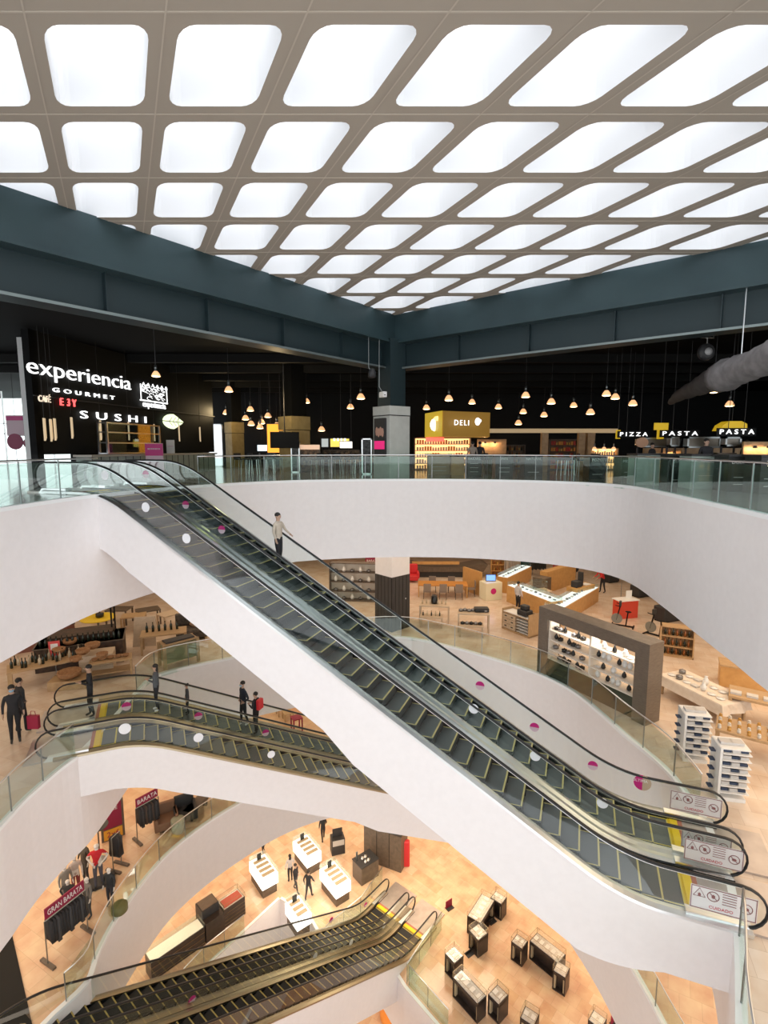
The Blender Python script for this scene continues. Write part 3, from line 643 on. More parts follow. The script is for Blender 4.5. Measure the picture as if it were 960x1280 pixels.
for i,(px,py) in enumerate([(56,537),(64,538),(69,537),(90,535),(126,538),(161,539),(193,541),(224,542),(250,543)]):
    q=onwall(px,py,.55); t=thing('wooden_slat_lamp','pale wooden slat hanging in a row over the sushi counter','lamp',q,SA+.6,'hanging wooden slats over the sushi counter')
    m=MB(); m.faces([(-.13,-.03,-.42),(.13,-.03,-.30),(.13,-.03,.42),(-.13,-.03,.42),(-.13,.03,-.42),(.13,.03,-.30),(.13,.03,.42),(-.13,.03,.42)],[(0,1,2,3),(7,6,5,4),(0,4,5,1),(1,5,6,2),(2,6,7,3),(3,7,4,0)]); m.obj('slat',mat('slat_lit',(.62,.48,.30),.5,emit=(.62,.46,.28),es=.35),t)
    m=MB(); m.tube([(0,0,.40),(0,0,5.76-q.z)],.008,4); m.obj('wire',CHAR,t)
q=onwall(163,552,.7); R=thing('display_fridge','steel framed glass display cabinet on the sushi counter','cabinet',(q.x,q.y,1.05),SA)
m=MB()
for (a,b_) in ((-1.9,-1.82),(1.82,1.9)): m.box(a,b_,-.3,-.22,0,1.35); m.box(a,b_,.1,.18,0,1.35)
for z in (0,.45,.9,1.3): m.box(-1.9,1.9,-.3,.18,z,z+.05)
m.obj('frame',STEEL,R); MB().box(-1.8,1.8,-.29,-.28,.05,1.3).obj('pane',GL,R)
A_=onwall(105,575,1.2);B_=onwall(262,575,1.2); R=thing('sushi_counter','long grey-green counter below the sushi sign','counter',(A_.x,A_.y,0),SA); Lc=(B_-A_).length
MB().box(0,Lc,-.35,.35,0,.95).obj('front',noisy('green_grey_panel',(.30,.36,.33),(.40,.46,.42),2,.4),R); MB().box(-.1,Lc+.1,-.45,.4,.95,1.03).obj('worktop',mat('worktop_cream',(.55,.52,.45),.35),R)
m=MB(); [m.box(k*.5,k*.5+.02,-.37,-.35,.05,.95) for k in range(int(Lc/.5))]; m.obj('panel_joints',CHAR,R)['kind']='stuff'
for (px,py,w,h,l) in ((193,571,.8,1.0,'magenta and white poster on a stand at the head of the escalator'),(213,558,.42,.55,'small white notice with a pink disc above the counter'),):
    q=onwall(px,py,2.2 if px<200 else .8); R=thing('notice_board',l,'sign',q,0)
    MB().box(-w/2,w/2,0,.03,-h,h*.6).obj('board',PINKL if px<200 else WH,R); MB().box(-w/2,w/2,-.01,0,h*.05,h*.58).obj('pink_band',PINK,R) if px<200 else MB().lathe([(.14,0),(.14,.01)],16).obj('disc',PINK,R)
    if px<200: text('heading','BIENVENIDOS',.09,WH,R,(0,-.015,h*.35))
for (px,c) in ((45+300-300,''),):
    pass
# left daylight glazing beyond the hall
R=MB()
for k in range(6): R.box(-34+k*1.9,-33.92+k*1.9,41.9,42.0,0,6)
for z in (.1,2.4,3.2): R.box(-34,-24.5,41.9,42,z,z+.08)
fr=R.obj('window_1',WH); struct(fr); struct(MB().box(-34,-24.5,41.94,41.96,0,6).obj('window_2',GL))
area('left_daylight',(-22,36,4.5),8,6,500,(.9,.95,1.0),(math.radians(60),0,math.radians(20)))
bx=MB(); bx.box(-.13,.13,-.2,.2,0,5.75); pl=bx.obj('pillar',WH); pl.location=(xat(43,22),22.0,0); tag(pl,'white square pillar between the windows and the black shopfront at left','pillar')
for i,(px,py,w) in enumerate([(19,552,1.0),(35,554,.6)]):
    q=aty(px,py,30); t=thing('round_seat_back',['magenta round sign behind the left railing','smaller dark pink round sign behind the left railing'][i],'sign',(q.x,q.y,0))
    m=MB(); m.tube([(0,0,0),(0,0,q.z-.2)],.03,6); m.obj('stem',STEEL,t)
    m=MB(); c=[(w*.45*math.cos(2*PI*k/20),q.z+w*.45*math.sin(2*PI*k/20)) for k in range(20)]; m.xprism(c,-.03,.03); m.obj('disc',mat('plum',(.35,.05,.12),.5),t)
q=aty(19,532,31); t=thing('pink_poster','pale pink square poster hanging in the bright window','poster',q); MB().box(-.5,.5,-.02,.02,-.6,.6).obj('sheet',PINKL,t); MB().box(-.5,.5,-.03,-.02,.3,.55).obj('band',PINK,t); MB().tube([(0,0,.6),(0,0,5.76-q.z)],.012,5).obj('hanger',CHAR,t)
# pendant lamps
LAMPS=[(383,503,30),(451,498,27),(438,510,33),(533,511,33),(561,500,27),(590,504,30),(623,510,33),(313,513,36),(307,524,42),(314,531,38),(335,521,42),(327,529,46),(325,535,37),(346,533,48),(402,538,50),(657,496,25),(689,504,27),(654,516,36),(680,520,38),(717,508,30),(738,517,29),(758,494,22),(769,498,25.5),(791,506,25),(892,490,17.5),(912,507,22),(648,530,40),(286,489,24),(283,517,38),(195,470,18)]
LAMPS=[(a,b,min(c,41)) for a,b,c in LAMPS]
def lamp0():
    R=thing('pendant_lamp','x','lamp')
    MB().lathe([(.07,.62),(.08,.45),(.06,.30),(.09,.26)],10).obj('socket',STEELD,R,True)
    MB().lathe([(.09,.27),(.15,.20),(.21,.10),(.25,-.02),(.235,-.02)],14).obj('shade',mat('lamp_shade',(.75,.5,.35),.3,emit=(.9,.45,.2),es=.55),R,True)
    MB().lathe([(.22,.0),(.22,-.03),(.12,-.06)],14).obj('diffuser',GLOW,R,True)
    return R
L0=lamp0()
for i,(px,py,Y) in enumerate(LAMPS):
    q=aty(px,py,Y)
    if px==195: lab,g='single pendant lamp in front of the crest sign',None
    elif px<330 or px in (335,346): lab,g='glass pendant lamp in the cluster left of the gold pillar','pendant lamps at left'
    elif px<480: lab,g='glass pendant lamp between gold pillar and stone pillar','pendant lamps in the middle'
    elif px<640: lab,g='glass pendant lamp hanging over the deli shop','pendant lamps over the deli'
    elif px<800: lab,g='glass pendant lamp hanging over the pizza counters','pendant lamps over the pizza counters'
    else: lab,g=('large pendant lamp under the grey fabric duct' if px<900 else 'pendant lamp lower right of the largest lamp over the pasta counter'),None
    r=L0 if i==0 else dup(L0,q,0)
    r.location=q; r['label']=lab; s=Y/(26 if Y<30 else 31)*(.85); r.scale=(s,s,s)
    if g: r['group']=g
    elif 'group' in r: del r['group']
    c=MB(); c.tube([(0,0,.6),(0,0,(5.74-q.z)/s)],.012/s if s>.5 else .02,4); c.obj('cord',CHAR,r)
# generic shelving with goods
def shelfunit(name,label,loc,rz,w,h,d,n,fm,cat='shelf',backm=None,glow=False):
    R=thing(name,label,cat,loc,rz)
    m=MB(); m.box(-w/2,-w/2+.05,0,d,0,h); m.box(w/2-.05,w/2,0,d,0,h); m.box(-w/2,w/2,0,d,h-.05,h); m.box(-w/2,w/2,0,d,0,.08); m.obj('frame',fm,R)
    MB().box(-w/2+.05,w/2-.05,d-.04,d,.08,h-.05).obj('back_panel',backm or fm,R)
    for k in range(1,n): MB().box(-w/2+.05,w/2-.05,.02,d-.04,h*k/n-.02,h*k/n+.02).obj('shelf',fm,R)
    return R
def goods(loc,rz,w,h,d,n,kinds,group,label,per=10,zb=.1):
    # rows of individual things on the shelves, copies of a few originals
    c,s=math.cos(rz),math.sin(rz)
    for k in range(n):
        z=h*k/n+(.022 if k else .08)
        for j in range(per):
            kd=kinds[(j*7//per+k)%len(kinds)]
            x=-w/2+.12+(w-.24)*(j+.5)/per; y=d*.4
            o=PRO[kd].copy(); COL.objects.link(o); o.location=(loc[0]+x*c-y*s,loc[1]+x*s+y*c,loc[2]+z); o.rotation_euler=(0,0,rz)
            ss=min(1.0,(h/n-.06)/.34); o.scale=(min(1,w/per/.13),1,ss)
            tag(o,label,{'b':'bottle','x':'box','j':'jar','v':'vase','c':'pot'}[kd[0]],group)
def hang(R,q,dy=.05,xs=(-.3,.3)):
    if R.scale.x!=1: return
    for x in xs: MB().tube([(x,dy,0),(x,dy,5.76-q.z)],.012,5).obj('hanger',CHAR,R)
PRO={}
def proto(k,nm,mb,m,smooth=True):
    o=mb.obj(nm,m,None,smooth); COL.objects.unlink(o); PRO[k]=o
BP=[(.045,0),(.045,.18),(.016,.24),(.016,.31),(.02,.31),(.02,.33)]
proto('b1','bottle',MB().lathe(BP,8),mat('bottle_dark',(.02,.03,.02),.15)); proto('b2','bottle',MB().lathe(BP,8),mat('bottle_amber',(.35,.12,.03),.15)); proto('b3','bottle',MB().lathe(BP,8),mat('bottle_pale',(.6,.5,.35),.2))
proto('x1','packet',MB().box(-.055,.055,-.04,.04,0,.24),mat('pack_orange',(.75,.30,.06),.5),False); proto('x2','packet',MB().box(-.055,.055,-.04,.04,0,.2),mat('pack_cream',(.75,.65,.45),.5),False); proto('x3','packet',MB().box(-.055,.055,-.04,.04,0,.26),mat('pack_red',(.55,.06,.04),.5),False)
proto('j1','jar',MB().lathe([(.05,0),(.055,.02),(.055,.13),(.04,.15),(.045,.15),(.045,.18)],8),mat('jar_honey',(.6,.33,.08),.2)); proto('j2','jar',MB().lathe([(.05,0),(.055,.02),(.055,.13),(.04,.15),(.045,.15),(.045,.18)],8),mat('jar_white',(.75,.72,.66),.3))
def px2w(pxw,Y): return pxw*Y/F
# deli shop
Yd=30.0; xa,xb=xat(531,Yd),xat(611,Yd); xk=xat(554,Yd-2.6)
R=thing('deli_kiosk','golden box canopy of the deli shop with lit lettering','shop',(0,0,0))
zt,zb_=aty(560,515,Yd).z,aty(560,546,Yd).z
m=MB(); m.prism([(xat(553,Yd-1),Yd-1),(xat(611,Yd+.5),Yd+.5),(xat(611,Yd+.5)+.3,Yd+3),(xat(531,Yd+1.5),Yd+1.5)],zb_,zt); m.obj('canopy',mat('deli_gold',(.30,.17,.03),.5,emit=(.30,.16,.03),es=.25),R)
m=MB(); m.prism([(xat(552,Yd-1),Yd-1.05),(xat(530.5,Yd+1.5),Yd+1.45),(xat(530.5,Yd+1.5),Yd+1.3),(xat(551.5,Yd-1),Yd-1.2)],zb_,zt); m.obj('side_sign',mat('deli_side',(.50,.36,.03),.5,emit=(.5,.34,.03),es=.4),R)
q=aty(583,529,Yd-.45); text('lettering','DELI',.42,SIGNW,R,(q.x-.3,Yd-.72,q.z),(PI/2,0,math.radians(29)),.02,-.004,1,1.35)
for (px,py,Y,s) in ((597,527,Yd-.35,.22),(543,531,Yd-.2,.36)):
    q=aty(px,py,Y); m=MB(); m.ball((q.x,Y-.02,q.z),s,(.7,.15,1),10); m.ball((q.x+s*.5,Y-.02,q.z+s*.2),s*.6,(.8,.15,.8),8); m.obj('emblem',SIGNW,R)
q=aty(548,523,Yd-.6); m=MB(); m.ball((q.x,q.y,q.z),.28,(1,.2,.5),8); m.obj('lamp_emblem',GLOWW,R)
MB().box(xat(533,Yd),xat(556,Yd),Yd+.6,Yd+.7,zb_-.25,zb_-.02).obj('red_strip',mat('red_glow',(.8,.1,.08),.4,emit=(.9,.08,.05),es=1.2),R)
for (pa,pb,yb,yt,n,Y,lab,kd,bm) in ((518,588,596,547,5,31.2,'deli shelving stacked with bread and packets under the golden canopy',('x2','x1','j2'),GLOWW),
                      (631,656,592,556,4,33,'dark wall shelving with bottles right of the deli',('b1','b2','j1'),None),
                      (686,722,592,549,5,31,'lit grocery shelving with orange packets',('x1','x3','j1'),None),
                      (738,772,592,560,3,31,'lit bar shelving with cups under three small lamps',('j2','b3'),GLOWW),
                      (893,918,592,566,3,20.5,'small wooden rack of yellow packets near the pasta counter',('x1','j1'),None),
                      (461,452,592,560,3,30,'x',('b1',),None)):
    if lab=='x': continue
    w=px2w(pb-pa,Y); h=aty((pa+pb)/2,yt,Y).z; x=xat((pa+pb)/2,Y)
    shelfunit('goods_shelf',lab,(x,Y,0),0,w,h,.45,n,WOODD if bm is None else WOOD,'shelf',bm or SHOPW)
    goods((x,Y,0),0,w,h,.45,n,kd,'goods on the '+lab,{'b':'bottle','x':'packet','j':'jar'}[kd[0][0]]+' or similar goods on the '+' '.join(lab.split()[:8]),max(4,int(w/.16)))
# round-arched lit wall (beige cones of light)
def litwall(pa,pb,yt,yb,Y,label,cones):
    R=thing('panelled_wall',label,'wall panel',(xat((pa+pb)/2,Y),Y,0)); w=px2w(pb-pa,Y); zt,zb2=aty(480,yt,Y).z,max(0,aty(480,yb,Y).z)
    MB().box(-w/2,w/2,0,.1,zb2,zt).obj('panel',WOOD,R)
    for px in cones:
        x=xat(px,Y)-xat((pa+pb)/2,Y); l=bpy.data.lights.new('spot','POINT'); l.energy=14; l.color=(1,.6,.3); l.shadow_soft_size=.05; lo=bpy.data.objects.new('wall_spot',l); COL.objects.link(lo); lo.parent=R; lo.location=(x,-.22,zt-.25)
        m=MB(); m.lathe([(.05,.05),(.08,-.02),(.08,-.05)],8,(x,-.22,zt-.2)); m.obj('spot_lamp',CHAR,R)
litwall(596,632,549,600,32,'beige wall lit by two wall spots beside the deli shelves',(605,617))
litwall(926,962,552,600,20,'beige wall washed by two wall spots at the right edge',(935,952))
litwall(850,928,560,600,24,'wooden back wall of the pasta kitchen',())
litwall(803,852,560,600,25,'wooden back wall of the pizza kitchen',(838,))
# lintel and posts
R=thing('wooden_portal','beige wooden lintel with posts framing the grocery shelves','portal',(0,0,0))
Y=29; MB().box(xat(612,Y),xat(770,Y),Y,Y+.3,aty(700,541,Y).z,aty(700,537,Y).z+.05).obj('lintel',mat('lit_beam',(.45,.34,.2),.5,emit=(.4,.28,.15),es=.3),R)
for (a,b_) in ((676,684),(722,730),(733,742)): MB().box(xat(a,Y),xat(b_,Y),Y,Y+.3,0,aty(700,541,Y).z).obj('post',WOOD,R)
# gold pillars
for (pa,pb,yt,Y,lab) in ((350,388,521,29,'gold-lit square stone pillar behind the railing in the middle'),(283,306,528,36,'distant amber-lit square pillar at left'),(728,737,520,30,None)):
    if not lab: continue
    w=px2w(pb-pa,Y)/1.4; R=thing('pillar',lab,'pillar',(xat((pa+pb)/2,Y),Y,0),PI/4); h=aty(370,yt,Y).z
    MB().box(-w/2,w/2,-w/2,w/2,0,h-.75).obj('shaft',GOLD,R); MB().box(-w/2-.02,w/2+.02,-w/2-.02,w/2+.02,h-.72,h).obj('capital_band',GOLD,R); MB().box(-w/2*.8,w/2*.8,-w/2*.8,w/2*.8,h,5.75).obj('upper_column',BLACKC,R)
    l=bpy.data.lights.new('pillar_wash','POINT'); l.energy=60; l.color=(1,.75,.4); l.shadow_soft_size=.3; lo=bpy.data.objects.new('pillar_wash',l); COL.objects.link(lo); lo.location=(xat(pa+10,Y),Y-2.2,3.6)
# screens, fridges and shop fronts between the pillars
def shopfront(pa,pb,yt,yb,Y,name,label,cat,fm,pm,extra=None):
    x=xat((pa+pb)/2,Y); w=px2w(pb-pa,Y); zt,z0=aty(480,yt,Y).z,max(0,aty(480,yb,Y).z)
    R=thing(name,label,cat,(x,Y,0)); m=MB(); t=min(.07,w*.12)
    m.box(-w/2,-w/2+t,0,.3,z0,zt); m.box(w/2-t,w/2,0,.3,z0,zt); m.box(-w/2,w/2,0,.3,zt-t,zt); m.box(-w/2,w/2,0,.3,z0,z0+t); m.obj('frame',fm,R)
    MB().box(-w/2+t,w/2-t,.05,.28,z0+t,zt-t).obj('panel',pm,R)
    if z0>.05:
        for sx_ in (-1,1): MB().box(sx_*w*.4-.03,sx_*w*.4+.03,.3,.36,0,zt).obj('post',CHAR,R)
    return R,w,zt,z0
DIMG=noisy('dim_goods',(.02,.018,.015),(.35,.22,.12),9,.5); DIMB=noisy('dim_blue_goods',(.02,.02,.022),(.16,.17,.17),9,.5)
shopfront(364,375,552,600,28,'glass_fridge','narrow steel framed drinks fridge right of the gold pillar','fridge',STEEL,DIMB)
R,w,zt,z0=shopfront(376,400,556,600,28.5,'snack_shelf','dim snack display with a cream header beside the fridge','shelf',WOODD,DIMG); MB().box(-w/2,w/2,-.05,0,zt-.25,zt).obj('header',mat('header_cream',(.6,.42,.3),.5,emit=(.6,.4,.28),es=.5),R)
shopfront(401,412,547,560,34,'small_screen','small pale blue window panel left of the yellow menu board','panel',CHAR,mat('pale_lit',(.6,.65,.65),.5,emit=(.5,.55,.55),es=.4))
R,w,zt,z0=shopfront(412,438,547,560,33,'menu_board','yellow lit menu board above the pastry stall','sign',CHAR,mat('menu_yellow',(.6,.45,.08),.5,emit=(.75,.55,.1),es=.7)); 
m=MB(); [m.box(-w*.3+k*.22,-w*.3+k*.22+.12,-.02,0,zt-.2,zt-.05) for k in range(4)]; m.obj('price_cards',SIGNW,R)
R,w,zt,z0=shopfront(404,450,562,600,32,'pastry_stall','lit pastry stall with round loaves behind the railing','stall',WOODD,DIMG)
MB().box(-w*.45,w*.45,-.5,0,aty(480,575,31.8).z-.2,aty(480,575,31.8).z-.15).obj('bread_shelf',WOOD,R); MB().box(-w*.45,w*.45,-.45,-.4,0,aty(480,575,31.8).z-.2).obj('shelf_front',WOODD,R)
for k in range(6): q=Vector((xat(421+k*9,31.8),31.75,aty(480,575,31.8).z)); m=MB(); m.ball((0,0,0),.22,(1,1,.7),8); o=m.obj('loaf',mat('bread',(.65,.40,.20),.6),None,True); o.location=q; tag(o,'round loaf displayed in the pastry stall','loaf','loaves in the pastry stall')
for (pa,pb,py,Y,c,l) in ((425,440,556,30.5,(1,.95,.85),'white oval lit sign over the pastry stall'),(322,344,560,33,(.7,.9,1),'pale blue lit strip sign in the distance')):
    q=aty((pa+pb)/2,py,Y); w=px2w(pb-pa,Y); t=thing('lit_sign',l,'sign',q); MB().box(-w/2,w/2,0,.08,-.18,.18).obj('box',mat('signbox_%d'%pa,c,.4,emit=c,es=1.2),t); MB().box(-w/2-.03,w/2+.03,.02,.1,-.22,.22).obj('case',CHAR,t); hang(t,q,.06)
q=aty(344,548,30); t=thing('orange_poster','bright orange poster panel left of the gold pillar','poster',q); MB().box(-.45,.45,0,.05,-.8,.8).obj('sheet',mat('orange_lit',(.9,.35,.03),.5,emit=(.9,.32,.03),es=.8),t); MB().box(-.5,.5,.05,.1,-.85,.85).obj('frame',CHAR,t); hang(t,q,.08)
q=aty(356,550,27.5); t=thing('black_screen','tilted black screen in front of the gold pillar','screen',q,.3); m=MB(); m.box(-.75,.75,-.04,.04,-.42,.42); m.obj('screen',BLACK,t,bevel=.02); MB().tube([(0,.0,.3),(0,.0,5.77-q.z)],.03,6).obj('hanger',CHAR,t)
R,w,zt,z0=shopfront(452,465,548,602,26,'refrigerator','tall steel drinks fridge left of the stone pillar','fridge',STEEL,DIMB)
R,w,zt,z0=shopfront(262,279,530,600,37,'glass_entrance','bright glass entrance at the far end left of the amber pillar','entrance',STEEL,mat('daylit_glass',(.7,.75,.8),.3,emit=(.75,.8,.85),es=.7))
# seats and table groups in the mid distance
def barstool0():
    R=thing('bar_stool','x','stool'); MB().box(-.2,.2,-.2,.2,.72,.78).obj('seat',CHAR,R,bevel=.02); MB().box(-.2,.2,.17,.21,.78,1.05).obj('backrest',CHAR,R)
    for a in (-.17,.17):
        for c in (-.17,.17): MB().tube([(a*1.2,c*1.2,0),(a,c,.72)],.016,5).obj('leg',STEEL,R)
    return R
bs=barstool0(); first=True
for i,(px,Y) in enumerate([(300,26),(309,26),(318,26.5),(330,27),(338,27),(348,27.5),(396,26),(408,27),(422,26.5),(436,26.5),(447,27),(598,25.5),(608,26),(703,25),(712,25.3),(727,24),(741,23.5)]):
    r=bs if i==0 else dup(bs,(0,0,0)); r.location=(xat(px,Y),Y,0); r.rotation_euler=(0,0,random.uniform(-2,2)); g=('left of the gold pillar' if px<350 else 'between gold pillar and stone pillar' if px<480 else 'by the deli counters'); r['label']='dark bar stool on steel legs '+g; r['group']='bar stools '+g
# black counters with white lettering along the railing
def counter(pa,pb,Y,h,txt,label,fm,n=3,ts=.16,name='food_counter',depth=.7,topm=None,rz=0):
    x=xat((pa+pb)/2,Y); w=px2w(pb-pa,Y); R=thing(name,label,'counter',(x,Y,0),rz)
    MB().box(-w/2,w/2,0,depth,0,h).obj('body',fm,R,bevel=.01); MB().box(-w/2-.04,w/2+.04,-.05,depth+.05,h,h+.06).obj('worktop',topm or CHAR,R)
    m=MB(); 
    for k in range(n): m.box(-w*.3,w*.3,-.02,0,h*(.2+.2*k),h*(.2+.2*k)+.02)
    m.obj('white_lines',mat('line_white',(.7,.7,.68),.5),R)
    if txt: text('lettering',txt,ts,mat('chalk_white',(.75,.75,.72),.5),R,(0,-.015,h*.84),ext=.004)
    return R
BK=mat('counter_black',(.02,.022,.02),.4); GREY=noisy('counter_sage',(.36,.42,.38),(.48,.55,.50),2,.4); OAKC=mat('counter_oak',(.45,.33,.2),.5)
counter(535,563,25.5,.95,'','wooden counter with green top in front of the deli shelves',OAKC,2,topm=GREEN)
counter(564,580,25,.9,'','amber wooden counter end beside the green topped one',WOODO,0)
counter(584,601,24.4,.95,'BAKARS','black counter lettered in white beside two standing customers',BK)
counter(603,618,26.8,.9,'','olive green counter block behind the stools',mat('olive',(.14,.17,.06),.5),0)
counter(619,641,24.2,.95,'PAN','black counter with an oval bread emblem and lettering',BK,2)
counter(655,678,24,.95,'NATURAL','black counter with white leaf emblem and lettering',BK,1)
counter(736,757,22,.95,'POZOL','black counter with large white bicycle drawing',BK,1)
counter(776,794,19.8,.95,'MOLES','olive grey counter with short white lettering',mat('olive_grey',(.10,.11,.07),.5),2)
counter(795,832,18.3,1.05,'','pale sage slatted counter, left one of the two sage ones',GREY,0)
counter(833,861,17.8,1.05,'PESCA','black fish counter between the two sage counters',BK,1)
counter(862,907,16.6,1.05,'MARISCOS','pale sage slatted counter, right one, with small white heading',GREY,2,.12)
counter(908,946,15.6,1.05,'DULCERIA','dark sweets counter with white lettering near the right edge',BK,2)
counter(948,975,14.8,1.05,'MIEL','dark counter cut by the right edge of the picture',BK,2)
# kitchen fronts with pizza and pasta signs
def lsign(s,px,py,Y,w,label,m_,ts=.25):
    q=aty(px,py,Y); R=thing('lettering_sign',label,'sign',q); t=text('lettering',s,ts,m_,R,(0,0,0),ext=.015); k=w/t.dimensions.x; t.scale=(k,1,1); MB().box(-w/2-.1,w/2+.1,.02,.05,-ts*.6,ts*.6).obj('backing',BLACK,R); hang(R,q)
lsign('P I Z Z A',792,543,24,1.25,'small lit white pizza lettering over the kitchen',SIGNW); lsign('P A S T A',850,542,22.5,1.5,'lit pasta lettering, left of two such signs',SIGNW); lsign('P A S T A',921,540,20,1.3,'lit pasta lettering over the yellow canopy at right',SIGNW)
for (px,py,w,h,Y,l) in ((827,533,.3,.15,22.6,'yellow square sign above the left pasta lettering'),(773,543,.1,.2,24.1,'narrow yellow sign left of the pizza lettering'),(826,543,.14,.2,22.7,'yellow block left of the pasta lettering')):
    q=aty(px,py,Y); t=MB(); t.box(-w,w,0,.08,-h,h); o=t.obj('yellow_sign',mat('yellow_lit',(.7,.48,.02),.5,emit=(.8,.5,.02),es=.2),None,bevel=.01); o.location=q; tag(o,l,'sign'); MB().tube([(0,.04,h),(0,.04,5.76-q.z)],.012,5).obj('hanger',CHAR,o)
q=aty(920,533,20.2); t=MB(); t.xprism([(-.6,-.16),(.45,-.16),(.42,.1),(.2,.2),(-.25,.2),(-.5,.05)],0,.5); o=t.obj('yellow_canopy',MATS['yellow_lit']); o.location=q; MB().tube([(0,.25,0),(0,.25,5.76-q.z)],.012,5).obj('hanger',CHAR,o); tag(o,'bulging yellow canopy over the pasta lettering at right','canopy')
for (pa,pb,yt,yb,Y,l) in ((795,834,547,559,23,'pale hood panel with a round picture above the pizza oven'),(835,848,546,558,22,'small grey hood panel beneath the pasta lettering'),(856,898,546,560,21.5,'wide steel extractor hood of the pasta kitchen'),(903,923,546,558,20.4,'bright steel hood panel under the yellow canopy')):
    R,w,zt,z0=shopfront(pa,pb,yt,yb,Y,'hood_panel',l,'hood',STEELD,mat('hood',(.20,.18,.15),.35,.5)); 
    if pa==795: m=MB(); m.xprism([(-w*.38+.28*math.cos(2*PI*k/16),(zt+z0)/2+.22*math.sin(2*PI*k/16)) for k in range(16)],-.03,.04); m.obj('pizza_picture',mat('pizza',(.7,.4,.25),.5),R)
R,w,zt,z0=shopfront(814,827,566,592,22.6,'brick_oven','small black oven opening in the lit kitchen wall','oven',WOOD,BLACK)
for (px,py,Y) in ((743,562,29),(755,562,29),(767,562,29)):
    r=dup(L0,aty(px,py,Y),0,'small lamp in the row of three over the bar shelving','three small bar lamps',.55)
    for ch in r.children:
        if ch.name.startswith('cord'): ch.scale=(1,1,.4)
# long ledge row of brackets on the right railing
for i,(px,py,Y,h) in enumerate([(590,598,24.9,1.6),(599,598,25.1,1.6),(879,598,17.2,1.6),(930,590,21,1.6),(813,595,22,1.5)]):
    person('person',['person in pale top waiting at the deli counter','person in dark clothes beside the one in pale top at the deli','person in black seen behind the sweets counter','cook in dark clothes at the right edge kitchen','cook in dark clothes at the pizza oven'][i],(xat(px,Y),Y,0),[PI,PI,0,0,.5][i],h,'stand',[(.5,.4,.32),DK,DK,DK,DK][i],DK)
# fabric duct
R=thing('fabric_duct','crumpled pale grey fabric duct hanging under the dark ceiling at right','duct')
pts=[];rad=[]
for i,(px,py,Y,r) in enumerate([(838,503,22,.10),(850,494,20.5,.22),(872,484,18.5,.30),(888,476,17,.36),(905,470,15.8,.42),(925,462,15,.36),(945,455,14.2,.34),(975,440,13.2,.36),(1010,428,12.4,.38)]): pts.append(aty(px,py,Y)); rad.append(r)
pp=catmull(pts,4); rr=[]
for i in range(len(pp)): f=i/4; a=int(min(f,len(rad)-2)); r=rad[a]+(rad[a+1]-rad[a])*(f-a); rr.append(r*(1+.08*math.sin(i*2.3)))
m=MB(); m.tube(pp[:18],rr[:18],12); m.obj('far_sleeve',noisy('duct_dark',(.06,.055,.055),(.10,.09,.09),3,.8),R,True)
m=MB(); m.tube(pp[15:],[r*1.12 for r in rr[15:]],14); m.obj('near_sleeve',noisy('duct_grey',(.16,.15,.155),(.26,.245,.25),4,.8),R,True)
for i in (20,28): m=MB(); m.tube([pp[i],pp[i]+Vector((0,0,5.7-pp[i].z))],.015,5); m.obj('hanger',STEEL,R)
q=aty(883,440,17.5); R=thing('ceiling_loudspeaker','round loudspeaker on a square bracket hanging from the beam at right','loudspeaker',q,0)
MB().lathe([(.16,.1),(.26,.06),(.28,-.05),(.22,-.1)],16).obj('body',CHAR,R,True).rotation_euler=(PI/2,0,0)
MB().lathe([(.12,-.10),(.12,-.13),(.03,-.14)],16).obj('cone',mat('cone_grey',(.4,.4,.4),.4),R,True).rotation_euler=(-PI/2,0,0)
m=MB(); m.tube([(-.2,0,.45),(.2,0,.45),(.2,0,.8),(-.2,0,.8)],.03,4,True); m.tube([(0,0,.2),(0,0,.45)],.02,5); m.tube([(0,0,.8),(0,0,1.1)],.02,5); m.obj('bracket',STEEL,R)
for (px,py,l,s) in ((478,490,'white security camera beside the steel column under the corner',1),(465,466,'black spotlight fixture hanging left of the steel column',0)):
    q=aty(px,py,22.0 if s else 21.5); R=thing('security_camera' if s else 'ceiling_spotlight',l,'camera' if s else 'lamp',q,.5)
    m=MB(); m.box(-.09,.09,-.22,.12,-.22,.0) if s else m.lathe([(.1,.15),(.16,.0),(.16,-.15),(.12,-.2)],12); m.obj('housing',WH if s else CHAR,R)
    MB().tube([(0,0,0),(-.15,0,.2),(-.15,0,5.7-q.z)],.015,5).obj('bracket',STEELD,R)
    MB().lathe([(.05,0),(.04,-.03)],10,(0,-.2,-.12)).obj('lens',CHAR,R)
# ---------------- middle floor: housewares ----------------
def ang(p,q): return math.atan2(q.y-p.y,q.x-p.x)
def foot(pa,pb,z):   # base edge seen in the photo -> midpoint, length, angle
    A_,B_=at(pa[0],pa[1],z),at(pb[0],pb[1],z); return A_,(B_-A_).length,ang(A_,B_)
def table(name,label,loc,rz,w,d,h,m,cat='table',t=.06,lg=.07,apron=.0,topm=None,group=None):
    R=thing(name,label,cat,loc,rz,group)
    MB().box(-w/2,w/2,-d/2,d/2,h-t,h).obj('tabletop',topm or m,R,bevel=.006)
    for a in (-1,1):
        for b_ in (-1,1): x=a*(w/2-lg/2-.01);y=b_*(d/2-lg/2-.01); MB().box(x-lg/2,x+lg/2,y-lg/2,y+lg/2,0,h-t).obj('leg',m,R)
    if apron: MB().box(-w/2+lg,w/2-lg,-d/2+.03,d/2-.03,h-t-apron,h-t).obj('apron',m,R)
    return R
def put(kind,loc,rz,label,cat,group=None,s=1.0,sz=None):
    o=PRO[kind].copy(); COL.objects.link(o); o.location=loc; o.rotation_euler=(0,0,rz); o.scale=(s,s,sz or s); tag(o,label,cat,group); return o
proto('v1','vase',MB().lathe([(.06,0),(.11,.08),(.12,.16),(.06,.26),(.05,.30),(.07,.33)],12),WH)
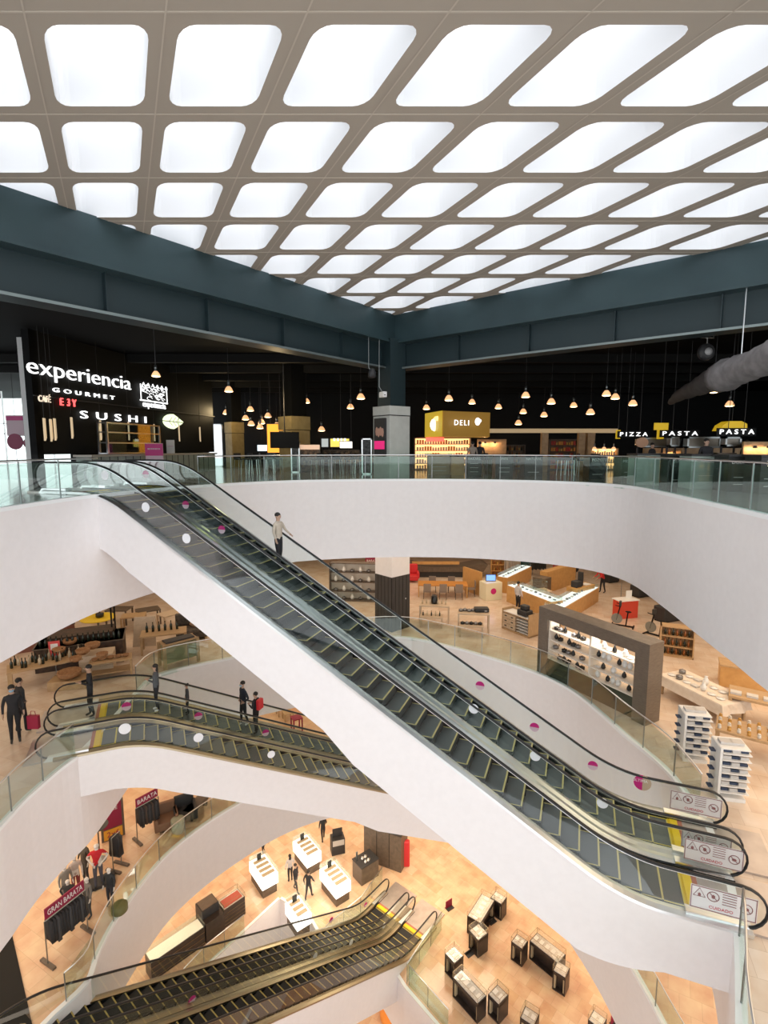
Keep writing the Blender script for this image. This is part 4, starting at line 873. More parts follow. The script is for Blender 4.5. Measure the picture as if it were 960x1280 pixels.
proto('v2','vase',MB().lathe([(.05,0),(.10,.06),(.08,.16),(.03,.24),(.045,.30)],12),mat('gloss_black',(.02,.02,.02),.15))
proto('p1','plate',MB().lathe([(.06,0),(.08,.01),(.15,.025),(.15,.03)],16),WH)
proto('c1','pot',MB().lathe([(.10,0),(.13,.02),(.13,.12),(.125,.13),(.03,.16),(.02,.19)],12),mat('pot_steel',(.25,.25,.26),.25,.8))
proto('c2','pot',MB().lathe([(.10,0),(.13,.02),(.13,.12),(.125,.13),(.03,.16),(.02,.19)],12),MATS['gloss_black'])
proto('k1','basket',MB().lathe([(.12,0),(.20,.06),(.22,.16),(.20,.16),(.17,.1)],12),noisy('basket_brown',(.25,.12,.05),(.42,.22,.10),20,.7))
proto('k2','book',MB().box(-.12,.12,-.08,.08,0,.05),mat('folded_navy',(.04,.06,.11),.7),False)
proto('k3','folded_cloth',MB().box(-.13,.13,-.10,.10,0,.06),mat('folded_grey',(.6,.58,.56),.8),False)
def wpt(R,x,y,z):
    c,s=math.cos(R.rotation_euler.z),math.sin(R.rotation_euler.z); l=R.location; return Vector((l.x+x*c-y*s,l.y+x*s+y*c,l.z+z))
# dining set
P=at(553,744,Z2); rzd=math.radians(-4)
T=table('dining_table','orange wooden dining table with grey chairs near the housewares pillar',P,rzd,3.0,1.1,.76,WOODO,topm=mat('table_orange',(.62,.27,.06),.3))
def chair0(label,m1,m2):
    R=thing('dining_chair',label,'chair')
    MB().box(-.23,.23,-.23,.23,.42,.48).obj('seat',m1,R,bevel=.015); MB().box(-.22,.22,-.26,-.21,.50,.95).obj('backrest',m1,R,bevel=.012)
    for a in (-.19,.19):
        for b_ in (-.19,.19): MB().tube([(a*1.1,b_*1.1,0),(a,b_,.43)],.02,5).obj('leg',m2,R)
    return R
CH=chair0('x',mat('chair_taupe',(.25,.20,.17),.6),WOODD)
for i,(x,y,r) in enumerate([(-.95,-.72,0),(0,-.72,0),(.95,-.72,0),(-.6,.75,PI),(.6,.75,PI),(1.75,0,PI/2)]):
    r_=CH if i==0 else dup(CH,(0,0,0)); r_.location=wpt(T,x,y,0); r_.rotation_euler=(0,0,rzd+r)
    r_['label']=['left of three taupe chairs in front of the orange table','middle of three taupe chairs in front of the orange table','right of three taupe chairs in front of the orange table','left chair on the far side of the orange table','right chair on the far side of the orange table','chair at the right end of the orange table'][i]; r_['group']='dining chairs'
P=at(556,722,Z2); R=thing('curved_bench','large dark curved daybed with a wooden rim behind the dining table','bench',P,0)
m=MB(); m.xprism([(-2.6,.4),(2.7,.4),(3.0,.9),(2.6,1.05),(1.2,.75),(-1.2,.75),(-2.5,1.0)],0,1.4); m.obj('seat_shell',WOODD,R); MB().box(-2.3,2.2,.1,1.3,.0,.4).obj('base',CHAR,R); MB().box(-2.3,1.0,-.05,.05,.95,1.15).obj('rim',WOODO,R)
P=at(590,741,Z2); R=thing('folding_screen','honey wood side panel standing right of the dining set','panel',P,.5); MB().box(-.05,.05,-.9,.9,0,1.5).obj('board',WOODO,R)
P=at(515,727,Z2); R=thing('red_armchair','bright red armchair beside the dark clad pillar','chair',P,0)
m=MB(); m.box(-.4,.4,-.4,.4,.15,.5); m.obj('seat',RED,R,bevel=.05); MB().box(-.4,.4,.3,.5,.5,1.15).obj('backrest',RED,R,bevel=.05)
for s in (-1,1): MB().box(s*.4-.08,s*.4+.08,-.4,.4,.3,.7).obj('armrest',RED,R,bevel=.03)
# pillar on the middle floor
R=thing('pillar','pillar clad in dark panels with a white top under the slab','pillar',(.42,25.6,Z2),PI/4-.05)
MB().box(-.62,.62,-.62,.62,0,2.75).obj('dark_cladding',noisy('clad_dark',(.035,.032,.032),(.06,.055,.052),3,.5,0,(6,6,.5)),R); MB().box(-.61,.61,-.61,.61,2.75,4.55).obj('white_top',WHITE,R)
m=MB(); [m.box(-.63,-.62,-.62+k*.25,-.61+k*.25,0,2.75) for k in range(5)]; [m.box(-.62+k*.25,-.61+k*.25,-.63,-.62,0,2.75) for k in range(5)]; m.obj('panel_joints',BLACK,R)['kind']='stuff'
MB().ball((.3,-.66,1.55),.04,(1,.4,1),8).obj('door_knob',STEEL,R)
# nested display tables
for (px,py,lab,kd,cat) in ((541,779,'pale wooden display table with bottles, left one of two nested pairs',('b3','b1'),'bottle'),(590,790,'pale wooden display table with pans, right one of two nested pairs',('c1','c2'),'pot')):
    P=at(px,py,Z2); T=table('display_table',lab,P+Vector((.1,.25,0)),math.radians(-8),1.55,.75,.95,WOODL)
    T2=table('display_table',lab.replace('display table','low table').replace('wooden low','low wooden').replace('of two nested pairs','pushed under the taller table'),P+Vector((-.12,-.45,0)),math.radians(-8),1.15,.6,.55,WOODL)
    for j in range(7): put(kd[0],wpt(T,-.62+.2*j,.08*(j%2),.95),0,cat+' in the row on the '+lab.split(',')[0].split('with')[0]+'nearest the '+('pillar' if px<560 else 'cabinet'),cat,cat+'s on the tall table %s'%('left' if px<560 else 'right'),.85)
    for j in range(5): put(kd[(j+1)%2],wpt(T2,-.42+.21*j,0,.55),0,cat+' on the low table '+('near the pillar' if px<560 else 'left of the drawer cabinet'),cat,cat+'s on the low table %s'%('left' if px<560 else 'right'),.8)
m=MB(); m.lathe([(.16,0),(.18,.1),(.15,.4),(.1,.45)],12); o=m.obj('black_urn',MATS['gloss_black'],None,True); o.location=at(541,779,Z2)+Vector((.1,.35,.95)); tag(o,'black urn standing among bottles on the left display table','urn')
MB_=MB().box(-.35,.35,-.2,.2,0,.2); o=MB_.obj('black_box',CHAR,None,bevel=.03); o.location=at(590,790,Z2)+Vector((.5,.3,.955)); tag(o,'black box on the right end of the pan display table','box')
# drawer cabinet
A_,w,a=foot((627,785),(665,800),Z2); R=thing('drawer_cabinet','oak cabinet with drawers and pigeonholes and a black appliance on top','cabinet',A_,a)
w=1.75; m=MB(); m.box(0,.05,0,.75,0,1.05); m.box(w-.05,w,0,.75,0,1.12); m.box(0,w,0,.75,0,.08); m.box(.05,w-.05,.7,.75,.08,1.05); m.box(.05,w-.05,.02,.72,.86,.9); m.obj('carcass',WOOD,R)
for r in range(3):
    for c in range(2): 
        d=MB().box(.06+c*.42,.46+c*.42,.0,.3,.1+.25*r,.33+.25*r).obj('drawer',WOODL,R); MB().box(.2+c*.42,.32+c*.42,-.02,.0,.2+.25*r,.25+.25*r).obj('handle',CHAR,d)
for r in range(5): MB().box(.95,w-.08,.02,.6,.12+.15*r,.14+.15*r).obj('shelf',WH,R)
MB().box(.06,w-.06,.03,.7,.9,.93).obj('white_top',WH,R)
o=MB(); o.box(0,.62,0,.5,0,.28); o.box(.1,.5,.1,.42,.28,.5); o=o.obj('coffee_machine',CHAR,None,bevel=.04); o.location=A_+Vector((1.0*math.cos(a),1.0*math.sin(a)+.15,.94)); o.rotation_euler=(0,0,a); tag(o,'black appliance standing on the oak drawer cabinet','appliance')
# white yellow promo box
P=at(613,748,Z2); R=thing('promo_plinth','white and yellow plinth with a small blue screen on top','plinth',P,.35)
MB().box(-.55,.55,-.4,.4,0,1.05).obj('body',mat('promo_cream',(.85,.80,.6),.4),R,bevel=.01); MB().box(.551,.56,-.38,.38,.05,1.0).obj('yellow_side',YELLOW,R); m=MB(); m.xprism([(.18*math.cos(2*PI*k/16)-.05,.55+.18*math.sin(2*PI*k/16)) for k in range(16)],-.42,-.40); m.obj('pink_emblem',PINK,R)
s_=MB().box(-.3,.3,-.03,.03,0,.42).obj('tablet_screen',CHAR,None); s_.location=P+Vector((0,.05,1.06)); tag(s_,'small blue screen on the white and yellow plinth','screen'); s2=MB().box(-.27,.27,-.04,-.031,.04,.38).obj('display',mat('screen_blue',(.1,.2,.6),.3,emit=(.12,.25,.75),es=1.0),s_)
# glass topped counters
def gcounter(pa,pb,depth,h,label,litc=True,m_=WOODO):
    A_,w,a=foot(pa,pb,Z2); R=thing('display_counter',label,'counter',A_,a)
    MB().box(0,w,0,depth,0,h).obj('body',m_,R,bevel=.008); MB().box(.04,w-.04,.04,depth-.04,h,h+.02).obj('white_top',mat('lit_top',(.85,.87,.88),.3,emit=(.9,.95,1),es=.35),R); MB().box(.02,w-.02,.02,depth-.02,h+.02,h+.20).obj('glass_case',GL,R)
    n=max(3,int(w/.35))
    for k in range(n): put(('k2','k3','c1')[k%3],(A_.x+math.cos(a)*(w*(k+.5)/n)-math.sin(a)*depth/2,A_.y+math.sin(a)*(w*(k+.5)/n)+math.cos(a)*depth/2,A_.z+h+.022),a,'small item inside the '+label.split(' with')[0],'merchandise','items in the '+label.split(' with')[0],.6)
    return R
gcounter((633,752),(688,776),.8,1.0,'honey wood glass counter with lit top, nearest of the counter ring')
gcounter((634,742),(664,726),.7,1.0,'honey wood glass counter with lit top, left side of the ring')
gcounter((700,783),(748,752),.9,.85,'long low honey wood counter with lit glass top behind the portal')
R=thing('cash_desk','honey wood cash desk with black till under the red shirted person','counter',at(722,761,Z2)+Vector((0,.2,0)),math.radians(35))
MB().box(0,1.7,0,.7,0,1.1).obj('body',WOODO,R); MB().box(.1,.6,.1,.5,1.1,1.45).obj('till',CHAR,R,bevel=.02); MB().box(.75,.85,.2,.5,1.1,1.9).obj('monitor',CHAR,R); MB().box(1.0,1.5,.1,.5,1.11,1.13).obj('paper_tray',WH,R)
R=thing('back_counter','tall honey wood panelled counter at the back under the slab edge','counter',at(683,742,Z2),math.radians(42)); MB().box(0,3.6,0,.5,0,1.35).obj('body',WOODO,R); MB().box(-.8,0,-.3,.5,0,1.1).obj('dark_end',WOODD,R)
R=thing('glass_cube','pale wooden crate with a clear cube display in the counter ring','display',at(672,757,Z2),.3); MB().box(-.7,.7,-.4,.4,0,.9).obj('crate',WOODL,R); MB().box(-.4,.4,-.3,.3,.9,1.5).obj('clear_cube',GL,R)
# big portal frame
A_=at(671,840,Z2); B_=at(806,908,Z2); a=ang(A_,B_); w=(B_-A_).length; hF=2.75; dF=.75
R=thing('portal_frame','large dark walnut portal frame with lit pale shelves behind the railing','shelf',A_,a)
m=MB(); m.box(0,.45,0,dF,0,hF-.42); m.box(w-.5,w,0,dF,0,hF-.42); m.box(0,w,0,dF,hF-.42,hF); m.obj('frame',noisy('walnut_grey',(.13,.10,.075),(.20,.16,.125),5,.4,0,(1,1,10)),R)
MB().box(.45,w-.5,.1,.6,0,.72).obj('base_panel',mat('base_dark_green',(.06,.065,.045),.2),R)
for z in (.74,1.12,1.5,1.88): MB().box(.46,w-.51,.08,.62,z,z+.04).obj('shelf',mat('shelf_cream',(.80,.72,.62),.4),R)
for x in (.45,w*.5,w-.56): MB().box(x,x+.07,.1,.6,.74,hF-.42).obj('upright',MATS['shelf_cream'],R)
l=bpy.data.lights.new('portal_light','AREA'); l.shape='RECTANGLE'; l.size=w-1.2; l.size_y=.3; l.energy=16; l.color=(1,.86,.72); lo=bpy.data.objects.new('portal_light',l); COL.objects.link(lo); lo.parent=R; lo.location=(w/2,.35,hF-.45)
for zi,z in enumerate((.78,1.16,1.54,1.92)):
    n=7
    for side in (0,1):
        for k in range(n):
            if (k*3+zi+side)%4==0: continue
            x=(.65 if not side else w*.5+.25)+k*((w*.5-.9)/n); kd=(('c2','c1','v2') if not side else ('v1','p1','v2','v1'))[(k+zi)%(3 if not side else 4)]
            q=A_+Vector((x*math.cos(a)-.32*math.sin(a),x*math.sin(a)+.32*math.cos(a),z)); nmk={'c':'pot','v':'vase','p':'plate'}[kd[0]]
            put(kd,q,a,('dark or steel '+nmk+' in the left bay' if not side else 'white or black '+nmk+' in the right bay')+' of the portal frame',nmk,'tableware in the %s bay of the portal'%('left' if not side else 'right'),.85)
# cloth covered table
A_=at(822,866,Z2); B_=at(872,893,Z2); a=ang(A_,B_); R=thing('long_table','long table under a cream cloth set with plates and a tea service','table',A_,a); w=2.5
MB().box(0,w,0,1.25,.68,.72).obj('tabletop',WOODL,R)
for x in (.1,w-.1):
    for y in (.1,1.15): MB().box(x-.04,x+.04,y-.04,y+.04,0,.68).obj('leg',WOOD,R)
m=MB(); n=24; vs=[];fs=[]
per=[]; 
for k in range(12): per.append((w*k/12,0))
for k in range(6): per.append((w,1.25*k/6))
for k in range(12): per.append((w-w*k/12,1.25))
for k in range(6): per.append((0,1.25-1.25*k/6))
N=len(per); cx_,cy_=w/2,.62
for zi,(z,o_) in enumerate(((.735,.0),(.70,.02),(.50,.04),(.38,.07))):
    for k,(x,y) in enumerate(per):
        f=1+o_*(1+.5*math.sin(k*2.1)*(zi>1)); vs.append((cx_+(x-cx_)*f+(0 if zi<2 else .02*math.sin(k*1.7)),cy_+(y-cy_)*(1+o_*1.6),z))
for zi in range(3):
    for k in range(N): fs.append((zi*N+k,zi*N+(k+1)%N,(zi+1)*N+(k+1)%N,(zi+1)*N+k))
fs.append(tuple(range(N))); m.faces(vs,fs); tc=m.obj('tablecloth',noisy('cloth_cream',(.72,.62,.52),(.80,.72,.63),5,.8)); tc.location=A_; tc.rotation_euler=(0,0,a); tag(tc,'cream cloth draped over the long table with the tea service','tablecloth')
random.seed(5)
for k in range(14):
    kd=('p1','c1','p1','k3','v1','p1')[k%6]; x=.25+2.5*random.random(); y=.2+.85*random.random(); nmk={'c':'pot','v':'vase','p':'plate','k':'napkin'}[kd[0]]
    x=.25+(k%7)*.32; y=.35+(k//7)*.5
    put(kd,A_+Vector((x*math.cos(a)-y*math.sin(a),x*math.sin(a)+y*math.cos(a),.74)),a,nmk+' laid out on the cream tablecloth',nmk,nmk+'s on the cream cloth',.9)
# white sock racks
for (px,py,lab) in ((864,946,'white shelf rack of folded goods, left of two by the railing'),(908,993,'white shelf rack of folded goods, right of two by the railing')):
    P=at(px,py,Z2); a=math.radians(-12); R=thing('shelf_rack',lab,'shelf',P,a); 
    m=MB(); m.box(-.32,.32,-.3,.3,0,.10); m.box(-.34,-.28,-.3,.3,.1,1.42); m.box(-.32,.32,-.02,.02,.1,1.40); m.obj('frame',WH,R); 
    for k in range(7):
        z=.24+k*.175; MB().box(-.29,.37,-.34,-.02,z,z+.02).obj('shelf',WH,R); MB().box(-.29,.37,.02,.34,z,z+.02).obj('shelf',WH,R)
        for j in range(3):
            x=-.16+.2*j; kd=('k2','k3')[(k+j)%2]
            put(kd,wpt(R,x,-.19,z+.021),a,'folded item on the '+('left' if px<880 else 'right')+' white rack by the railing','clothes','folded items on the %s white rack'%('left' if px<880 else 'right'),.72,1.3)
    MB().box(-.32,.35,-.3,.3,1.40,1.43).obj('top',WH,R)
    for j in range(2): put('k3',wpt(R,-.13+.26*j,0,1.435),a,'pale folded item on top of the '+('left' if px<880 else 'right')+' white rack','clothes','tops of the %s rack'%('left' if px<880 else 'right'),1.1)
    for k in range(5): put('k2',wpt(R,-.42,.0,.2+k*.25),a+PI/2,'dark packet hung on the side of the '+('left' if px<880 else 'right')+' white rack','packet','side packets %s rack'%('left' if px<880 else 'right'),.7)
# oak tables with jars at right
for (px,py,w,d,h,lab) in ((948,946,2.2,1.0,.75,'oak table full of small jars at the right edge'),(968,908,2.6,1.0,.9,'taller oak table with pale books behind the jar table')):
    P=at(px,py,Z2); a=math.radians(-35); T=table('oak_table',lab,P,a,w,d,h,WOOD,t=.08,lg=.1)
    if h<.8:
        for i in range(9):
            for j in range(4): put(('j2','j1')[(i+j)%2],wpt(T,-1+.24*i,-.38+.25*j,h),0,'small jar standing on the oak table at the right edge','jar','jars on the oak table',.9,.7)
    else:
        for i in range(5): put('k3',wpt(T,-1.1+.45*i,-.2,h),a,'pale book lying on the taller oak table','book','books on the tall oak table',1.2)
# red desk area
P=at(781,771,Z2); R=thing('red_desk','red promotional desk with a white top and a laptop','desk',P,.25); MB().box(-.55,.55,-.3,.3,0,.95).obj('body',mat('desk_red',(.62,.06,.03),.45),R); MB().box(-.6,.6,-.35,.35,.95,1.0).obj('top',WH,R); MB().box(.1,.45,.1,.14,1.0,1.4).obj('raised_panel',WH,R)
P=at(776,748,Z2); R=thing('red_floor_sign','small red sign on a thin stand beyond the red desk','sign',P,0); MB().box(-.35,.35,-.02,.02,1.3,1.85).obj('panel',RED,R); MB().tube([(0,0,0),(0,0,1.3)],.02,6).obj('pole',STEELD,R); MB().lathe([(.2,0),(.2,.02)],12).obj('base',STEELD,R)
def exbike(P,rz,label):
    R=thing('exercise_bike',label,'exercise bike',P,rz); MB().tube([(-.5,0,.05),(.5,0,.05)],.04,6).obj('base_rail',BLACK,R)
    for s in (-.5,.5): MB().tube([(s,-.28,.04),(s,.28,.04)],.035,6).obj('foot',BLACK,R)
    m=MB(); m.lathe([(.04,-.03),(.26,-.03),(.26,.03),(.04,.03)],16); o=m.obj('flywheel',STEELD,R); o.rotation_euler=(PI/2,0,0); o.location=(.28,0,.38)
    MB().tube([(-.15,0,.05),(-.22,0,.75)],.035,6).obj('seat_post',BLACK,R); MB().tube([(.3,0,.3),(.15,0,1.05)],.035,6).obj('handle_post',BLACK,R)
    m=MB(); m.ball((-.24,0,.8),.13,(1.2,.7,.35),8); m.obj('saddle',BLACK,R); MB().tube([(.35,-.25,1.12),(.12,-.18,1.06),(.12,.18,1.06),(.35,.25,1.12)],.022,6).obj('handlebar',BLACK,R); MB().box(.1,.2,-.12,.12,1.05,1.3).obj('console',CHAR,R)
    return R
exbike(at(778,783,Z2),2.6,'black exercise bike just behind the portal frame beam'); exbike(at(820,795,Z2),2.2,'black exercise bike right of the portal frame corner')
for (px,py,w,h,lab) in ((763,727,.9,.8,'black cube seat near the slab edge'),(800,745,1.0,.7,'low black bench right of the small red sign'),(835,775,1.4,.8,'black luggage display at the slab edge')):
    P=at(px,py,Z2); R=thing('black_box',lab,'box',P,.4); MB().box(-w/2,w/2,-.35,.35,.06,h).obj('body',CHAR,R,bevel=.03); MB().box(-w/2+.05,w/2-.05,-.3,.3,0,.06).obj('base',BLACK,R)
A_=at(845,822,Z2); R=shelfunit('goods_shelf','brown low shelf of dark packets right of the exercise bikes',A_,math.radians(-25),1.3,1.35,.5,3,WOOD); goods(A_,math.radians(-25),1.3,1.35,.5,3,('b1','b2'),'bottles on the brown low shelf','dark bottle on the brown shelf right of the exercise bikes',7)
P=at(929,858,Z2); R=thing('wooden_chest','honey wood chest standing at the slab edge on the right','chest',P,-.5); MB().box(-.8,.8,-.4,.4,0,.8).obj('body',WOODO,R,bevel=.01); MB().box(-.83,.83,-.43,.43,.8,.86).obj('lid',WOOD,R)
# shelves and racks at the back under the slab
for (px,py,w,h,lab) in ((628,722,1.6,1.8,'small open wooden shelf unit behind the plinth'),(445,752,3.2,2.3,'dark shop frame with pale shelves seen through the escalator glass')):
    P=at(px,py,Z2); R=shelfunit('goods_shelf',lab,P,-.1,w,h,.5,4,WOODD if w>2 else WOODO,'shelf',MATS['shelf_cream'] if w>2 else None); goods(P,-.1,w,h,.5,4,('v1','c1') if w>2 else ('b2','j1'),'goods on the '+lab[:20],('white vase or pot' if w>2 else 'small bottle or jar')+' standing on the '+' '.join(lab.split()[:6]),6)
P=at(466,745,Z2); R=thing('maroon_banner','maroon sale banner beside the dark pillar','banner',P,0); MB().box(-.45,.45,-.02,.02,1.6,2.6).obj('sheet',MAROON,R); MB().tube([(0,.03,0),(0,.03,1.6)],.02,6).obj('pole',STEELD,R); text('lettering','BARATA',.2,WH,R,(0,-.03,2.2))
for i,(px,py) in enumerate([(655,712),(672,714),(640,716),(700,716),(715,718)]):
    P=at(px,py+6,Z2); R=thing('clothes_rail',['teal garments on a rail at the back','dark garments on a rail right of the teal ones','pale garments on a rail left of the teal ones','red and black garments on a back rail','black garments on the rightmost back rail'][i],'clothes rail',P,.2*i)
    MB().tube([(-.6,0,0),(-.6,0,1.5),(.6,0,1.5),(.6,0,0)],.02,6).obj('frame',STEELD,R); m=MB(); cc=[(.03,.12,.13),(.03,.03,.03),(.5,.45,.4),(.35,.04,.05),(.03,.03,.035)][i]
    for k in range(8): x=-.5+k*.14; m.box(x-.04,x+.04,-.22,.22,.5+.05*(k%2),1.45)
    m.obj('garments',cloth('rail%d'%i,cc),R)['kind']='stuff'
# ---- middle floor, left ----
FZ=Z2
P=at(62,851,FZ); T=table('display_table','oak table end with sturdy legs under the wine display at left',P,math.radians(35),2.6,.9,.8,WOOD,t=.07,lg=.14)
random.seed(11)
for k in range(22):
    x=-1.15+.11*k; put(('b1','b1','b3')[k%3],wpt(T,x,.25*math.sin(k*1.3),.8),0,'wine bottle standing on the oak table at left','bottle','wine bottles on the oak table',1.15)
P=at(87,838,FZ); R=thing('sale_card','red and white sale card on the wine display','sign',P+Vector((-.35,-.3,0)),.3); MB().box(-.2,.2,-.015,.015,.75,1.35).obj('card',mat('card_red',(.7,.08,.08),.5),R); MB().box(-.13,.13,-.02,-.016,1.0,1.25).obj('white_field',WH,R); MB().tube([(0,0,0),(0,0,.75)],.015,5).obj('stem',STEELD,R)
P=at(113,848,FZ); R=thing('wooden_crate','tall pale wooden crate beside the wine display','crate',P+Vector((0,.6,0)),.35); MB().box(-.6,.6,-.4,.4,0,.85).obj('body',WOODL,R,bevel=.01); m=MB(); [m.box(-.61,.61,-.41,.41,.2*k,.2*k+.01) for k in range(1,4)]; m.obj('slat_lines',WOOD,R)
for i,(px,py,s) in enumerate([(76,812,1.1),(90,800,1.25),(106,814,1.2),(118,806,1.3),(97,824,1.0),(88,787,1.1),(130,818,1.0),(70,800,1.0)]):
    o=put('k1',at(px,py+34,FZ)+Vector((0,0,1.0)),i,['brown wicker basket on the dark display, nearest the sale card','orange brown wicker basket high on the display','round wicker basket in the middle of the display','wicker basket at the right of the display','small wicker basket low on the display','wicker basket at the top of the display','wicker basket at the far right of the display','wicker basket at the far left of the display'][i],'basket',None,s)
P=at(100,838,FZ); R=thing('dark_display_stand','dark stepped stand carrying baskets and bottles at left','display stand',P,.4)
m=MB(); m.box(-1.6,1.6,.3,1.8,0,1.0); m.box(-1.2,1.2,.7,1.8,1.0,1.25); m.obj('stand',noisy('dark_display',(.03,.02,.015),(.09,.05,.03),6,.6),R); MB().box(-1.65,1.65,.25,1.85,.97,1.0).obj('edge',WOODD,R)
for k in range(16): put('b1',wpt(R,-1.4+.19*k,.5,1.0),0,'dark bottle standing on the dark stepped display','bottle','bottles on the dark stand',1.2)
P=at(124,797,FZ); R=thing('yellow_round_table','bright yellow round table top near the slab edge','table',P,0); MB().lathe([(.75,.95),(.78,.98),(.75,1.01)],20).obj('tabletop',YELLOW,R); MB().tube([(0,0,0),(0,0,.95)],.05,8).obj('stem',STEELD,R); MB().lathe([(.35,0),(.33,.03)],14).obj('base',STEELD,R)
put('c2',P+Vector((.1,0,1.015)),0,'dark bowl on the yellow round table','bowl',None,1.4)
for i,(px,py) in enumerate([(142,818),(146,812)]):
    P=at(px,py,FZ); R=thing('lamp_post','thin dark pole lamp %s in the left shop'%['nearer the railing','farther from the railing'][i],'lamp',P,0); MB().tube([(0,0,0),(0,0,2.4)],.035,6).obj('pole',BLACK,R); MB().lathe([(.18,0),(.15,.03)],10).obj('base',BLACK,R); m=MB(); m.ball((0,0,2.45),.16,(1,1,.8),8); m.obj('shade',CHAR,R)
P=at(140,844,FZ); T=table('small_oak_table','small oak table with open shelf beneath the railing at left',P,math.radians(25),1.5,.7,.7,WOOD); MB().box(-.68,.68,-.3,.3,.2,.24).obj('lower_shelf',WOOD,T)
for k in range(5): put('k1',wpt(T,-.55+.27*k,0,.7),0,'tiny basket on the small oak table under the railing','basket','tiny baskets on the small oak table',.6)
P=at(88,858,FZ); o=put('k1',P+Vector((0,0,.36)),0,'large round gourd shaped basket on a wooden plinth','basket',None,1.9,1.6); o2=MB().box(-.65,.65,-.35,.35,0,.35); o2=o2.obj('wooden_plinth',WOOD,None,bevel=.01); o2.location=P; o2.rotation_euler=(0,0,.2); tag(o2,'low wooden plinth under the large round basket','plinth')
P=at(206,812,FZ); T=table('oak_table','oak table with dark jars in the left shop beyond the railing',P,math.radians(20),1.9,.9,.85,WOOD,lg=.09)
for k in range(6): put('b1',wpt(T,-.7+.25*k,.15,.85),0,'dark jar standing on the oak table beyond the railing','jar','dark jars on the far oak table',1.3)
R=thing('low_armchair','dark upholstered chair with cushions right of the oak table','chair',at(240,797,FZ),.4); MB().box(-.7,.7,-.5,.5,.12,.5).obj('seat',noisy('dark_weave',(.03,.03,.03),(.12,.09,.07),8,.7),R,bevel=.05); MB().box(-.7,.7,.4,.6,.5,1.1).obj('backrest',MATS['dark_weave'],R,bevel=.05); MB().ball((.2,.1,.65),.25,(1.2,.6,.8),8).obj('cushion',mat('cushion_tan',(.5,.32,.2),.7),R,True)
for s in (-.6,.6): MB().box(s-.05,s+.05,-.45,.45,0,.12).obj('leg',WOOD,R)
P=at(182,806,FZ); R=thing('wooden_easel_board','pale wooden board leaning upright beside the oak table','board',P,.2); m=MB(); m.faces([(-.5,-.2,0),(.5,-.2,0),(.45,.1,1.3),(-.45,.1,1.3),(-.5,-.15,0),(.5,-.15,0),(.45,.15,1.3),(-.45,.15,1.3)],[(3,2,1,0),(4,5,6,7),(0,1,5,4),(1,2,6,5),(2,3,7,6),(3,0,4,7)]); m.obj('board',WOODL,R)
A_,w,a=foot((207,838),(248,826),FZ); R=thing('showcase','glass sided oak showcase standing behind the railing at left','cabinet',A_,a)
m=MB(); 
for x in (0,w): 
    for y in (0,.6): m.box(x-.06,x+.06,y-.04,y+.04,0,1.05)
m.box(0,w,-.04,.64,1.0,1.06); m.obj('frame',WOOD,R); MB().box(.06,w-.06,0,.6,.25,.95).obj('glass_box',mat('olive_panel',(.28,.26,.14),.3),R); m=MB(); m.box(.1,w-.1,.05,.5,1.06,1.12); m.obj('top_goods',CHAR,R)
P=at(70,822,FZ); R=thing('maroon_counter','low maroon brown counter under the slab edge at far left','counter',P+Vector((-1.6,.6,0)),.5); MB().box(-1.8,1.8,0,.6,0,1.0).obj('body',mat('brown_maroon',(.22,.08,.05),.5),R); MB().box(-1.85,1.85,-.05,.65,1.0,1.05).obj('top',WOODD,R)
for i,(px,py) in enumerate([(150,779),(168,788),(186,780),(214,785)]):
    P=at(px,py,FZ); T=table('side_table',['square wooden stool near the slab edge left of the board','glass topped wooden table near the slab edge','small dark wooden table behind the leaning board','pale wooden table just beside the white escalator side'][i],P,.3*i,1.1,.8,.8,[WOODD,WOOD,WOODD,WOODL][i])
# ---------------- lower floor: clothes and mannequins ----------------
MANQ=mat('mannequin_white',(.75,.72,.68),.35)
GARM=[cloth('black',(.025,.025,.028)),cloth('charcoal',(.06,.06,.065)),cloth('brown',(.09,.06,.045))]
def garment(w,h,m):
    b=MB(); z=0; secs=[]
    for (zz_,ww,dd) in ((0,.03,.5*w),(-.06,.045,.95*w),(-.25,.05,.9*w),(-h*.6,.05,.95*w),(-h,.06,1.05*w)):
        secs.append([(-ww,-dd/2,zz_),(ww,-dd/2,zz_),(ww*.7,0,zz_-.0),(ww,dd/2,zz_),(-ww,dd/2,zz_),(-ww*.7,0,zz_)])
    b.loft(secs); o=b.obj('garment',m,None,True); COL.objects.unlink(o); return o
GP=[garment(.42,.75,GARM[0]),garment(.42,.85,GARM[1]),garment(.40,.65,GARM[0]),garment(.42,.8,GARM[2])]
def rack(pa,pb,z,label,sign,n,cols,glabel,group,h=1.55,signw=None):
    A_,w,a=foot(pa,pb,z); R=thing('clothes_rack',label,'clothes rack',A_,a)
    MB().tube([(0,0,.05),(0,0,h),(w,0,h),(w,0,.05)],.022,6).obj('frame',STEELD,R)
    for x in (0,w): MB().box(x-.06,x+.06,-.35,.35,0,.07).obj('foot',WOODD,R)
    if sign:
        s_=MB().box(w*.02,w*.98,-.02,.02,h+.05,h+.42).obj('sale_sign',MAROON,R); t=text('lettering',sign,.26,WH,s_,(w/2,-.03,h+.23),ext=.004); k=min(1.4,w*.85/t.dimensions.x); t.scale=(k,1.05,1)
    for k in range(n):
        x=.1+(w-.2)*(k+.5)/n; o=GP[cols[k%len(cols)]].copy(); COL.objects.link(o); o.location=A_+Vector((x*math.cos(a),x*math.sin(a),h-.03)); o.rotation_euler=(0,0,a+random.uniform(-.12,.12)); tag(o,glabel,'garment',group)
    return R
random.seed(4)
rack((60,1206),(110,1163),Z1,'clothes rack under the maroon GRAN BARATA sign at lower left','GRAN BARATA',12,(0,0,1,0),'black garment hanging on the rack below the GRAN BARATA sign','garments under the GRAN BARATA sign')
